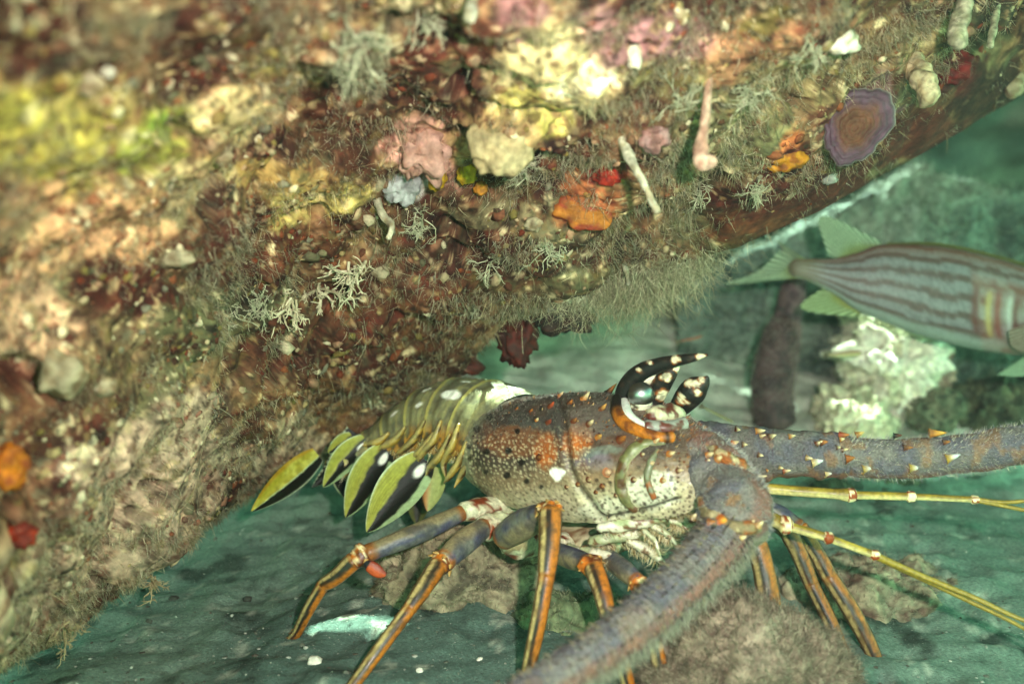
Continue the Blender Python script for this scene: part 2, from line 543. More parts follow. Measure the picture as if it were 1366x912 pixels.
PATCH = [   # crust colours where they grow: px, py, rx, ry, colour, strength
    (70, 170, 100, 85, "b5a63c", .95), (215, 190, 55, 60, "a5a336", .95), (218, 172, 26, 26, "86962a", .9), (120, 120, 60, 30, "a09058", .6),
    (300, 150, 70, 35, "c9b483", .8), (340, 235, 120, 25, "b89a52", .75), (430, 270, 60, 30, "c8b468", .85), (265, 240, 60, 25, "c0aa80", .8),
    (90, 300, 110, 60, "c79e74", .85), (40, 420, 60, 90, "c8a283", .8), (180, 300, 70, 40, "c79a70", .7), (170, 390, 60, 55, "5a1d0c", .9),
    (290, 60, 110, 70, "55230f", .85), (40, 40, 90, 50, "4e1f12", .85), (370, 75, 70, 60, "6d5a28", .7), (380, 90, 40, 25, "94894a", .7),
    (480, 90, 35, 60, "9d9a83", .7), (600, 60, 90, 40, "7c3a1c", .7), (470, 170, 70, 60, "5a3015", .7), (560, 205, 42, 50, "c69a88", .95), (535, 250, 30, 25, "b7b4b0", .8),
    (740, 100, 95, 65, "dccb98", .95), (790, 95, 40, 28, "eadfb8", .9), (700, 150, 60, 25, "b5a848", .75), (650, 190, 60, 50, "b59a6b", .8), (860, 45, 90, 45, "b08486", .8), (690, 20, 50, 30, "a87880", .7),
    (780, 270, 55, 40, "b4702e", .9), (810, 233, 22, 14, "a52c10", .9), (762, 300, 16, 14, "8f2618", .8), (720, 235, 40, 30, "3c1410", .7),
    (1000, 60, 80, 45, "b98a63", .6), (1020, 20, 40, 25, "6f6a1c", .7), (960, 170, 90, 70, "7d7a55", .8), (1080, 110, 80, 50, "94845a", .75), (900, 110, 60, 40, "9a9060", .7),
    (1140, 165, 58, 55, "7e4a38", .95), (1165, 130, 30, 40, "8a6a72", .7), (1050, 215, 32, 22, "c07818", .9), (1070, 240, 60, 28, "6a2412", .9), (1270, 90, 40, 35, "6c1812", .95),
    (1100, 270, 150, 42, "6b2f16", .9), (1230, 190, 90, 40, "6c3020", .9), (1330, 130, 70, 40, "4c3020", .8), (1000, 310, 60, 26, "7a4416", .85), (960, 330, 40, 20, "5e4a20", .7),
    (1300, 30, 50, 40, "4a4f3a", .7), (1200, 60, 70, 40, "a58c64", .7), (300, 340, 90, 50, "5f2812", .7), (400, 330, 70, 35, "6e4016", .6),
    (260, 440, 80, 40, "6d6c4c", .8), (340, 420, 60, 30, "66694c", .8), (150, 470, 60, 60, "8d7a5c", .6), (50, 560, 70, 60, "7a5238", .7), (80, 610, 60, 40, "4c2214", .6),
    (420, 480, 130, 55, "5b2c12", .75), (520, 410, 120, 40, "6a3a18", .7), (560, 450, 70, 40, "6b4c1c", .6), (640, 330, 120, 40, "5d3320", .7), (820, 330, 120, 28, "4c2a20", .6), (700, 300, 120, 20, "8c8668", .6),
    (450, 540, 110, 30, "8a6a42", .8), (380, 600, 100, 40, "b5a388", .8), (260, 570, 70, 60, "b5a08a", .8), (190, 640, 110, 70, "c0a48e", .85), (120, 740, 110, 70, "bca28a", .8), (300, 560, 30, 30, "4e2418", .6),
    (40, 830, 90, 60, "b8a48c", .8), (60, 680, 50, 40, "6b3018", .6), (230, 730, 70, 50, "b09a84", .8), (700, 400, 70, 25, "655a3e", .8), (850, 380, 90, 22, "6d6546", .8)]
wj = 26 * np.stack([fbm(VL, 2.2, 3, 41), fbm(VL, 2.2, 3, 42)], 1)
wpx, wpy = lpx + wj[:, 0], lpy + wj[:, 1]
f1, f2 = fbm(VL, 4.5, 4, 43), fbm(VL, 1.6, 4, 44)
LC = mix(lin("6b4a30"), lin("9a7c58"), sstep(-0.5, 0.5, f1))
LC = mix(LC, lin("4a1c10"), 0.85 * sstep(0.05, 0.45, f2))
LC = mix(LC, lin("7c7a58"), 0.7 * sstep(0.25, 0.6, fbm(VL, 2.8, 3, 45)))
for px, py, rx, ry, hx, s in PATCH:
    q = ((wpx - px) / rx) ** 2 + ((wpy - py) / ry) ** 2
    LC = mix(LC, lin(hx), s * sstep(1.25, 0.55, q))
# speckle of small crusts, pores and growths
sp1, sp2, sid = cells(VL / 0.62 + 0.4 * fbm(VL, 0.5, 2, 48)[:, None], 47)
tone = np.array([lin(h) for h in ("4a140a", "6a2812", "b8a27c", "d6c6a2", "7c6c36", "33130c", "a07a5e", "5f5f46", "7c3c20", "a08a5c", "4a2a1a", "7d7864")])
kk = (sid * len(tone)).astype(int) % len(tone)
LC = mix(LC, tone[kk], 0.6 * (1 - 0.8 * calm) * sstep(0.03, 0.22, sp2 - sp1) * sstep(0.62, 0.35, sp1))
LC = mix(LC, lin("2c0f0a"), 0.55 * pits * (1 - calm))  # maroon sponge tint that also paints crevice shade into the pits
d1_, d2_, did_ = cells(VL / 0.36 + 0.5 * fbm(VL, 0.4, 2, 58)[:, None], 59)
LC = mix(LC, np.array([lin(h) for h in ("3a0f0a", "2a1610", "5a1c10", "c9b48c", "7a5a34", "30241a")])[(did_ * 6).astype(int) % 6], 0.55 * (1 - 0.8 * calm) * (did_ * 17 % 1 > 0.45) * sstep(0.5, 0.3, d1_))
LC = LC * (0.98 + 0.4 * fbm(VL, 0.5, 3, 49))[:, None]
LC = 1.6 * np.clip(LC, 0, 1) ** 1.55
LC = mix(LC, LC.mean(1, keepdims=True) * np.array([1.04, 1.0, 0.97]), np.full(len(LC), 0.2))
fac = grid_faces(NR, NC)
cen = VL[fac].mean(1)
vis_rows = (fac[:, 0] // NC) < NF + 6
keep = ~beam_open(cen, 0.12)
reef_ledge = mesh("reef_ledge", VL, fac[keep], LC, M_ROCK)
reef_ledge["kind"] = "structure"

def ledge_index(n, weight=None, x0=-40, x1=1400, y0=-40, y1=920):
    ok = np.where((lpx > x0) & (lpx < x1) & (lpy > y0) & (lpy < y1) & (np.arange(len(lpx)) // NC < NF + 3))[0]
    w = None
    if weight is not None:
        w = weight(lpx[ok], lpy[ok], ok); w = w / w.sum()
    return rng.choice(ok, n, p=w)

def on_ledge(px, py):
    k = np.arange(len(lpx)) // NC < NF + 3
    i = np.argmin(np.where(k, (lpx - px) ** 2 + (lpy - py) ** 2, 1e12))
    return i

# the recomputed normals after displacement
gV = VL.reshape(NR, NC, 3)
ln2 = unit(np.cross(np.gradient(gV, axis=1), np.gradient(gV, axis=0))).reshape(-1, 3)
if np.sum(ln2[(NF - 100) * NC + NC // 2] * (CAM - VL[(NF - 100) * NC + NC // 2])) < 0: ln2 = -ln2

turf_tone = np.array([lin(h) for h in ("d9cfae", "b8a884", "8f8a66", "a9a98e", "c9b795", "7c6a46", "5a2616", "93704a", "e6dcc0", "6f7450", "7a3018")])
def turf_part(name, n, lmin, lmax, wmin, wmax, tones, weight, bend=0.6, hang=0.3, spread=0.9, droop=0.3):
    ix = ledge_index(n, weight)
    sc = ldd[ix] / FPX
    d = ln2[ix] + rng.normal(0, spread, (n, 3)) * 0.6
    d[:, 2] -= hang
    ln = rng.uniform(lmin, lmax, n) * sc
    w = rng.uniform(wmin, wmax, n) * sc
    col = turf_tone[rng.choice(tones, n)] * 0.45 + 0.5 * LC[ix]
    col = col * rng.uniform(0.7, 1.2, (n, 1))
    V, F, C = filaments(VL[ix] - 0.05 * unit(d), unit(d), ln, w, col, bend, 4, droop=np.full(n, droop))
    o = mesh(name, V, F, C, M_TURF, reef_ledge)
    o["kind"] = "stuff"
    return o
tuftn = sstep(-0.25, 0.45, fbm(VL, 1.7, 3, 56)) + 0.05
notcalm = lambda x, y, i: (1 - 0.92 * calm[i]) * tuftn[i]
fuzzy = lambda x, y, i: (0.12 + 1.0 * np.exp(-(((x - 900) / 190) ** 2 + ((y - 230) / 120) ** 2)) + 0.9 * np.exp(-(((x - 300) / 110) ** 2 + ((y - 430) / 50) ** 2))
                         + 0.8 * np.exp(-(((x - 480) / 40) ** 2 + ((y - 90) / 70) ** 2)) + 0.7 * np.exp(-(((x - 640) / 200) ** 2 + ((y - 370) / 45) ** 2))
                         + 0.5 * np.exp(-(((x - 1150) / 160) ** 2 + ((y - 50) / 60) ** 2))) * (1 - 0.9 * calm[i]) * tuftn[i] ** 1.5
lipfur = lambda x, y, i: np.exp(-((np.interp(x, LIP[:, 0], LIP[:, 1]) - y) / 40) ** 2) * (1 - 0.97 * calm[i]) * tuftn[i]
turf_part("short_turf", 34000, 3, 10, 0.3, 0.75, range(11), notcalm, 0.7)
turf_part("pale_turf", 13000, 5, 20, 0.3, 0.95, (0, 1, 2, 3, 4, 9), fuzzy, 1.0, 0.5)
turf_part("hanging_turf", 8000, 3, 11, 0.3, 0.7, (0, 1, 2, 3, 4, 5, 9), lipfur, 1.0, 0.5)
n = 5200
clump = sstep(-0.1, 0.5, fbm(VL, 2.0, 2, 55)) + 0.08
ix = ledge_index(n, lambda x, y, i: clump[i] * (1 - 0.92 * calm[i]))
V, F, C = lumps(VL[ix], ln2[ix], rng.gamma(2.0, 1.6, n).clip(1, 10) * ldd[ix] / FPX, tone[rng.integers(0, len(tone), n)] * 0.65 + 0.35 * LC[ix], 1)
o = mesh("crust_knobs", V, F, C, M_ROCK, reef_ledge)
o["kind"] = "stuff"

# ------------------------------------------------------------------ reef behind, seen under the ledge
def rock(name, label, px, py, d, size, tones, seed, group=None, level=6, bumps=(0.22, 0.10, 0.05), sit=True, fuzz=0, fuzz_len=0.5, dark=None, cat="rock", mat=None, fuzz_tones=None, cut=False, fw=0.02):
    """uneven boulder. size = half extents (x, y, z) in cm"""
    V0, F0 = ICO[level]
    size = np.asarray(size, float)
    c0 = at(px, py, d)
    V = V0 * size
    nn = unit(V0 / size)
    s = size.mean()
    dsp = s * (bumps[0] * fbm(V + seed * 9.1, s * 0.9, 3, seed) + bumps[1] * fbm(V + seed, s * 0.3, 3, seed + 1) + bumps[2] * fbm(V, s * 0.1, 3, seed + 2))
    V = c0 + V + nn * dsp[:, None]
    f = fbm(V, s * 0.5, 4, seed + 3)
    C = mix(lin(tones[0]), lin(tones[1]), sstep(-0.5, 0.5, f))
    if len(tones) > 2:
        C = mix(C, lin(tones[2]), 0.85 * sstep(0.2, 0.55, fbm(V, s * 0.28, 4, seed + 4)))
    C = C * (1 + 0.3 * fbm(V, 0.5, 3, seed + 5))[:, None]
    FF = F0
    if cut:
        FF = F0[~beam_open(V[F0].mean(1))]
    base = np.array([c0[0], c0[1], V[:, 2].min()])
    o = mesh(name, V, FF, C, mat or M_ROCK, origin=base)
    tag(o, label, cat, group)
    if fuzz:
        front_i = np.where((nn @ (CAM - c0)) > -0.2 * np.linalg.norm(CAM - c0))[0]
        ix = rng.choice(front_i, fuzz)
        dd = unit(nn[ix] + rng.normal(0, 0.6, (fuzz, 3)))
        col = (np.array([lin(h) for h in (fuzz_tones or tones)])[rng.integers(0, len(fuzz_tones or tones), fuzz)] * 0.7 + 0.3 * C[ix]) * rng.uniform(0.6, 1.3, (fuzz, 1))
        v, ff, cc = filaments(V[ix] - 0.03 * dd, dd, rng.uniform(0.4, 1, fuzz) * fuzz_len, rng.uniform(0.6, 1.2, fuzz) * fw, col, 0.6)
        t = mesh("algae_turf", v, ff, cc, M_TURF, o)
        t["kind"] = "stuff"
    return o

# back wall of the gully: uneven rock sheet, its unseen upper part added to block the sun
wx = np.linspace(-260, 330, 300); wz = np.concatenate([np.linspace(-12, 70, 140), np.linspace(71, 172, 100)])
WX, WZ = np.meshgrid(wx, wz)
WY = 140 + 12 * np.sin(WX / 70.0) + 0.18 * np.clip(WZ, 0, 200) + 0.0008 * (WX - 20) ** 2
Wf = np.stack([WX, WY, WZ], -1).reshape(-1, 3)
Wf[:, 1] -= 7 * fbm(Wf, 40, 2, 61) + 6 * np.abs(fbm(Wf, 18, 3, 62)) + 2.2 * fbm(Wf, 6, 4, 63)
back = Wf.copy(); back[:, 1] += 30
c = mix(lin("566056"), lin("7c8474"), sstep(-0.4, 0.5, fbm(Wf, 12, 4, 64)))
c = mix(c, lin("2a2a26"), 0.7 * sstep(0.0, 0.5, fbm(Wf, 7, 4, 65)))
c = mix(c, lin("7c6660"), 0.5 * sstep(0.4, 0.7, fbm(Wf, 9, 3, 66)))
fw_ = grid_faces(len(wz), len(wx))
fb_ = fw_[:, ::-1] + len(Wf)
topf = np.stack([np.arange(len(wx) - 1), np.arange(len(wx) - 1) + 1, np.arange(len(wx) - 1) + 1 + len(Wf), np.arange(len(wx) - 1) + len(Wf)], 1) + (len(wz) - 1) * len(wx)
allV = np.vstack([Wf, back]); allF = np.vstack([fw_, fb_])
allF = allF[~beam_open(allV[allF].mean(1), 0.35)]
reef_wall = mesh("reef_wall", allV, allF, np.vstack([c, c]), M_ROCK)
reef_wall["kind"] = "structure"


# the boulder behind the fish: a ridge whose crest runs from under the ledge up to a peak and down again
def ridge(name, label, crest, d0, thick, tones, seed, n=260, m=90, depth_back=26):
    cr = spline(np.array(crest, float), n)
    top = at(cr[:, 0], cr[:, 1], np.full(n, d0))
    s_ = np.linspace(0, 1, m)
    rows = []
    for q in s_:                                           # front face from the ground up to the crest, then down the back
        if q < 0.6:
            f = q / 0.6
            P = top.copy()
            P[:, 2] = -4 + (top[:, 2] + 4) * f
            P[:, 1] -= thick * (1 - f ** 2.2) * 0.6
        else:
            f = (q - 0.6) / 0.4
            P = top.copy()
            P[:, 1] += depth_back * f
            P[:, 2] = top[:, 2] + 1.2 * math.sin(min(f, 1) * 1.2) - (top[:, 2] + 6) * f ** 3
        rows.append(P)
    G = np.array(rows)
    N_ = unit(np.cross(np.gradient(G, axis=1), np.gradient(G, axis=0))).reshape(-1, 3)
    V = G.reshape(-1, 3)
    if np.mean(N_[: n * m // 2] @ FWD) > 0: N_ = -N_
    edge = np.repeat(np.exp(-((s_ - 0.6) / 0.08) ** 2), n)
    V = V + N_ * ((1 - 0.75 * edge) * (2.2 * fbm(V, 12, 3, seed) + 1.0 * np.abs(fbm(V, 5, 3, seed + 1)) - 0.3) + 0.45 * fbm(V, 1.6, 3, seed + 2))[:, None]
    C = mix(lin(tones[0]), lin(tones[1]), sstep(-0.4, 0.5, fbm(V, 7, 4, seed + 3)))
    C = mix(C, lin(tones[2]), 0.85 * sstep(0.1, 0.5, fbm(V, 4, 4, seed + 4)))
    C = C * (1 + 0.35 * fbm(V, 0.9, 3, seed + 5))[:, None]
    base = np.array([V[:, 0].mean(), V[:, 1].mean(), 0])
    o = mesh(name, V, grid_faces(m, n), C, M_ROCK, origin=base)
    tag(o, label, "rock")
    k = 9000
    ix = rng.integers(int(n * m * 0.12), int(n * m * 0.75), k)
    dd = unit(N_[ix] + rng.normal(0, 0.6, (k, 3)))
    tn = np.array([lin(h) for h in ("7c8a78", "56604e", "94a08c", "3e463c")])
    v, ff, cc = filaments(V[ix], dd, rng.uniform(0.3, 1.1, k), rng.uniform(0.03, 0.07, k), tn[rng.integers(0, 4, k)], 0.7)
    t = mesh("algae_turf", v, ff, cc, M_TURF, o); t["kind"] = "stuff"
    return o
ridge("reef_boulder", "big dark green boulder with a sunlit crest behind the striped fish", CREST + [(1700, 300), (1900, 420)], 92, 9, ("6c7c70", "8c9686", "46524c"), 5)

ROCKS = [
    ("coral_rock", "dark overgrown rock at the foot of the boulder behind the rope sponge", 985, 418, 98, (6, 4, 5), ("4c5242", "6a6a54", "30322a"), 71, 1500, 0.7),
    ("coral_rock", "pale knobbly coral lump blazing in the sun shaft under the fish", 1178, 478, 86, (3.4, 6.5, 4.4), ("e0dcc0", "f0ecd8", "bab494"), 72, 1500, 0.6),
    ("coral_rock", "pinkish round coral head beside the sunlit coral lump", 1228, 490, 84, (2.2, 2, 2.6), ("8f7468", "a8907c", "6e5a50"), 73, 300, 0.3),
    ("coral_rock", "low pale rubble wedge in the sun below the sunlit coral lump", 1135, 552, 82, (2.6, 4.5, 1.8), ("c5bf9e", "d6d0b0", "8d886a"), 74, 500, 0.4),
    ("coral_rock", "dark leafy coral clump low beside the far antenna", 1330, 548, 84, (4.0, 3, 2.6), ("4c5444", "6a6c52", "2c2e28"), 75, 1500, 0.7),
    ("coral_rock", "round grey coral knob tucked under the fish's chest", 1245, 545, 80, (1.7, 1.7, 1.7), ("5e6450", "7c7a62", "3a3c32"), 76, 500, 0.4),
    ("turf_rock", "grey brown turf covered stone beneath the lobster's rear legs", 612, 778, 55.5, (4.6, 3.4, 3.0), ("756a52", "8a7f66", "3a332a"), 77, 7000, 0.35),
    ("turf_rock", "fuzzy pinkish grey stone between the lobster's front legs", 1000, 912, 46, (4.8, 3.6, 3.2), ("776857", "8c7c6a", "4a3c34"), 78, 16000, 0.6),
    ("turf_rock", "blotchy brown green stone beyond the lobster's far legs", 1150, 800, 58, (5.2, 3.6, 2.2), ("7c7660", "93876c", "5a4238"), 79, 4000, 0.4),
    ("turf_rock", "flat dark stone lying below the straight antennule", 1190, 700, 70, (7.0, 4.5, 2.2), ("6a6652", "7c7660", "3c3a30"), 80, 4000, 0.4),
    ("turf_rock", "green mossy stone under the lobster's middle legs", 790, 850, 53, (4.2, 3.0, 2.0), ("5f6a4c", "77805c", "3c4432"), 81, 5000, 0.35),
    ("turf_rock", "small green brown stone at the frame of the sand slope", 1330, 700, 74, (2.6, 2.4, 1.8), ("5c5c48", "746e58", "3c3a30"), 82, 1500, 0.4),
]
for (nm, lb, px, py, d, sz, tn, sd, fz, fl) in ROCKS:
    rock(nm, lb, px, py, d, sz, tn, sd, level=6, bumps=(0.28, 0.22, 0.12) if nm == "coral_rock" else (0.22, 0.12, 0.06), fuzz=fz, fuzz_len=fl, fw=0.016 if d < 60 else 0.03,
         fuzz_tones=tn if d > 60 else (tn[0], tn[1], "b5a88e", tn[2]))

# ================================================================== the spiny lobster
lob = thing("spiny_lobster", "spotted spiny lobster with striped orange legs and thick antennae standing on the sand", "lobster",
            at(760, 690, 51) * np.array([1, 1, 0]))

CAR_AX = [(676, 600, 56.6, 74, 70, 58), (700, 603, 55.6, 90, 78, 76), (735, 607, 54.2, 100, 84, 90), (790, 614, 52.0, 100, 90, 98), (850, 624, 49.8, 92, 88, 86),
          (900, 632, 48.0, 76, 68, 68), (938, 642, 46.9, 54, 46, 48), (968, 652, 46.0, 24, 20, 22)]
NS, NT = 250, 241
car = spline(CAR_AX, NS)
CC = at(car[:, 0], car[:, 1], car[:, 2])
tang = unit(np.gradient(CC, axis=0))
zup = np.array([0, 0, 1.0])
side = unit(np.cross(np.broadcast_to(zup, tang.shape), tang))
if np.mean(side @ (CAM - CC[0])) < 0: side = -side           # + side faces the camera
upv = unit(np.cross(side, tang)); upv *= np.sign(upv[:, 2:])
K = 51.0 / FPX
th = np.linspace(-math.radians(128), math.radians(128), NT)
ct, st = np.cos(th), np.sin(th)
rt = np.where(ct[None] > 0, car[:, 4:5], car[:, 5:6]) * K
PX = CC[:, None] + side[:, None] * (car[:, 3:4] * K * np.sign(st) * np.abs(st) ** 0.9)[..., None] + upv[:, None] * (rt * np.sign(ct) * np.abs(ct) ** 0.95)[..., None]
# the hind margin is cut back over the spine
hind = np.linspace(1, 0, NS)[:, None] ** 6 * np.abs(st)[None] ** 1.5 * 0.9
PX = PX - tang[:, None] * hind[..., None]
V = PX.reshape(-1, 3)
NV = unit(np.cross(np.gradient(PX, axis=1), np.gradient(PX, axis=0))).reshape(-1, 3)
if np.sum(NV[(NS // 2) * NT + NT // 2] * zup) < 0: NV = -NV
SU = np.repeat(np.linspace(0, 1, NS), NT); TH = np.tile(th, NS)
x, y, dpt = proj(V)
mir = (np.arange(NS)[:, None] * NT + np.arange(NT)[::-1][None]).ravel()
far = TH < 0
x = np.where(far, x[mir], x); y = np.where(far, y[mir], y)    # both sides wear the same markings
jx = x + 5 * fbm(V, 0.7, 2, 91); jy = y + 5 * fbm(V, 0.7, 2, 92)
GRO = [(742, 524), (752, 548), (756, 590), (760, 622), (772, 650), (790, 674), (802, 690)]
GRO2 = [(802, 690), (830, 686), (870, 676), (905, 664)]
gd = seg_dist(x, y, GRO); gd2 = seg_dist(x, y, GRO2)
rim = seg_dist(x, y, [(604, 640), (640, 662), (672, 684), (690, 690)])
dsp = -0.16 * np.exp(-(gd / 5) ** 2) - 0.12 * np.exp(-(gd2 / 4) ** 2) + 0.05 * np.exp(-((gd - 10) / 5) ** 2) - 0.07 * np.exp(-(rim / 3) ** 2)
swell = np.exp(-(((x - 800) / 30) ** 2 + ((y - 618) / 24) ** 2))
dsp = dsp + 0.16 * swell + 0.05 * fbm(V, 1.4, 2, 93) + 0.035 * np.abs(fbm(V, 0.28, 2, 94))
V = V + NV * dsp[:, None]
# colours
C = mix(lin("4c423c"), lin("665044"), sstep(-0.4, 0.5, fbm(V, 1.6, 3, 95)))
low = sstep(600, 694, jy + 0.06 * (x - 700))
C = mix(C, lin("5a5a58"), 0.7 * np.exp(-(((jx - 706) / 26) ** 2 + ((jy - 566) / 16) ** 2)))
for bx, by, rx, ry, hx, s in [(730, 602, 18, 24, "b4662a", .85), (772, 586, 22, 24, "b56a30", .85), (690, 590, 50, 22, "8a5a3a", .7), (800, 560, 44, 26, "6e6660", .7),
                              (792, 622, 30, 20, "7a7282", .8), (800, 602, 32, 7, "7a8a80", .5), (742, 556, 12, 40, "4a4644", .6), (815, 645, 40, 18, "9c5f34", .7), (780, 640, 12, 30, "8e5c3a", .5)]:
    C = mix(C, lin(hx), s * sstep(1.3, 0.5, ((jx - bx) / rx) ** 2 + ((jy - by) / ry) ** 2))
pale = lin("b9b093")
C = mix(C, lin("8f7a60"), 0.9 * sstep(0.0, 0.4, low))
C = mix(C, pale, 0.95 * sstep(0.35, 0.95, low))
C = mix(C, lin("c9c4ad"), 0.85 * sstep(1.2, 0.6, ((jx - 808) / 38) ** 2 + ((jy - 680) / 16) ** 2))
C = mix(C, lin("c4c0ac"), 0.9 * sstep(1.2, 0.6, ((jx - 872) / 36) ** 2 + ((jy - 655) / 26) ** 2))
hindband = sstep(0.16, 0.05, SU) 
C = mix(C, lin("a8a88c"), 0.75 * hindband)
# fine net of dots, larger and darker low on the flank
q1, q2, qid = cells(np.stack([x, y], 1) / 5.2, 96)
C = mix(C, lin("ded2b0"), 0.55 * (1 - low) * sstep(0.34, 0.2, q1) * sstep(560, 600, y) * (x < 790))
q1, q2, qid = cells(np.stack([x, y], 1) / 6.2, 97)
C = mix(C, lin("4a3828"), 0.8 * low * sstep(0.30, 0.16, q1 - 0.14 * (qid - 0.5)))
q1, q2, qid = cells(np.stack([x, y], 1) / 11.0, 98)
C = mix(C, lin("3c2a20"), 0.8 * sstep(0.30, 0.18, q1) * (qid > 0.45) * (x > 795) * sstep(600, 630, y))
for bx, by, r in [(650, 602, 5.5), (678, 601, 6), (695, 617, 6), (627, 611, 4), (648, 629, 4.5), (676, 634, 5.5), (702, 642, 5), (722, 649, 4), (654, 556, 6), (637, 573, 6), (668, 545, 5), (626, 596, 4), (612, 622, 4), (690, 575, 5), (715, 560, 5),
                  (722, 545, 5), (705, 535, 4), (640, 650, 3), (618, 640, 3)]:
    C = mix(C, lin("1e1714"), 0.95 * sstep(r, r - 2.2, np.hypot(x - bx, y - by)))
C = mix(C, lin("efeadc"), sstep(9.2, 7.0, np.hypot((x - 745 + 0.35 * (jx - x)) / 1.2, y - 632 + 0.35 * (jy - y)) + 1.2 * np.sin(np.arctan2(y - 632, x - 745) * 3)))
C = mix(C, lin("3a3028"), 0.7 * np.exp(-(gd / 3.0) ** 2)); C = mix(C, lin("241a14"), 0.85 * np.exp(-(gd2 / 2.4) ** 2)); C = mix(C, lin("191512"), 0.9 * np.exp(-(rim / 1.8) ** 2))
C = C * (1 + 0.18 * fbm(V, 0.22, 2, 99))[:, None]
NCAR0 = NV
C = 1.2 * np.clip(C, 0, 1) ** 1.2
carapace = mesh("carapace", V, grid_faces(NS, NT), C, M_SHELL, lob)
VCAR, NCAR = V, NV
near_ok = np.where(TH > -0.6)[0]
vx, vy, _ = proj(V)
def on_car(px, py):
    facing = np.sum(NCAR * (CAM - VCAR), 1) > 0
    return int(np.argmin(np.where(facing, (vx - px) ** 2 + (vy - py) ** 2, 1e12)))

# small tubercles and a pile of very short hairs over the shell
nt_ = 620
cand = np.where((SU > 0.10) & (np.abs(TH) < 1.55))[0]
wgt = (0.35 + sstep(0.35, 0.6, SU[cand])) * (0.25 + sstep(1.5, 0.7, np.abs(TH[cand])))
ii = rng.choice(cand, nt_, p=wgt / wgt.sum())
tb_t = np.array([lin(h) for h in ("6a3a1e", "8a5a30", "4a3024", "a08058", "5c4a40")])[rng.integers(0, 5, nt_)]
dirs_ = unit(NCAR0[ii] * 0.8 + unit(CC[-1] - CC[0]) * 0.6)
v, f_, c_ = filaments(V[ii] - 0.02 * dirs_, dirs_, rng.uniform(0.10, 0.24, nt_), rng.uniform(0.04, 0.085, nt_), tb_t, 0.1)
o = mesh("tubercles", v, f_, c_, M_LEG, carapace); o["kind"] = "stuff"
nt_ = 9000
ii = rng.choice(np.where(np.abs(TH) < 1.3)[0], nt_)
dirs_ = unit(NCAR0[ii] + unit(CC[-1] - CC[0]) * 0.7 + rng.normal(0, 0.35, (nt_, 3)))
v, f_, c_ = filaments(V[ii], dirs_, rng.uniform(0.05, 0.14, nt_), np.full(nt_, 0.010), np.array([lin(h) for h in ("8a8078", "6a625c", "a89c8c")])[rng.integers(0, 3, nt_)], 0.3, 3)
o = mesh("short_hairs", v, f_, c_, M_TURF, carapace); o["kind"] = "stuff"

def S(px, py, r, off=0.0):
    i = on_car(px, py)
    return (px, py, float((VCAR[i] - CAM) @ FWD) - off, r)
# pale belly plate
bel = spline([(690, 668, 55, 46, 1), (740, 690, 53, 58, 1), (800, 706, 51, 60, 1), (860, 700, 49.4, 50, 1), (915, 676, 48, 26, 1)], 40)
BC = at(bel[:, 0], bel[:, 1], bel[:, 2] + 2.2)
tb = unit(np.gradient(BC, axis=0)); sb = unit(np.cross(np.broadcast_to(zup, tb.shape), tb)); sb *= np.sign(sb @ (CAM - BC[0]))[:, None]
aa = np.linspace(-math.pi, math.pi, 40, endpoint=False)
BP = BC[:, None] + sb[:, None] * (bel[:, 3:4] * K * 1.1 * np.cos(aa))[..., None] + zup * (bel[:, 3:4] * K * 0.5 * np.sin(aa))[..., None]
bv = BP.reshape(-1, 3); bv = bv + 0.1 * fbm(bv, 0.6, 3, 101)[:, None] * zup
bc = mix(lin("b5ac88"), lin("6a4a30"), sstep(0.1, 0.5, fbm(bv, 0.7, 3, 102)))
mesh("sternum", bv, grid_faces(40, 40, True), bc, M_SHELL, lob)

# spines: base point, direction, length, radius
def spine(parent, base, direction, length, r, base_col, tip_col, name="spine", k=10):
    d = unit(np.asarray(direction, float)); x_, y_, _ = basis(d)
    f = np.array([0, .15, .35, .55, .75, .9, 1.0]); rr = np.array([1.35, 1.0, .82, .62, .4, .22, .04])
    a = np.linspace(0, 2 * math.pi, k, endpoint=False)
    bendv = x_ * 0.08 * length
    P = base + (f[:, None, None] * length - 0.12 * r) * d + (f[:, None, None] ** 2) * bendv + r * rr[:, None, None] * (np.cos(a)[None, :, None] * x_ + np.sin(a)[None, :, None] * y_)
    cc = mix(np.asarray(base_col), np.asarray(tip_col), np.repeat(sstep(0.15, 0.75, f), k))
    return mesh(name, P.reshape(-1, 3), grid_faces(len(f), k, True), cc, M_LEG, parent)
orange, brown, cream, black = lin("9a5a22"), lin("5a2a16"), lin("cdb78c"), lin("17120f")
AHEAD = unit(CC[-1] - CC[0])
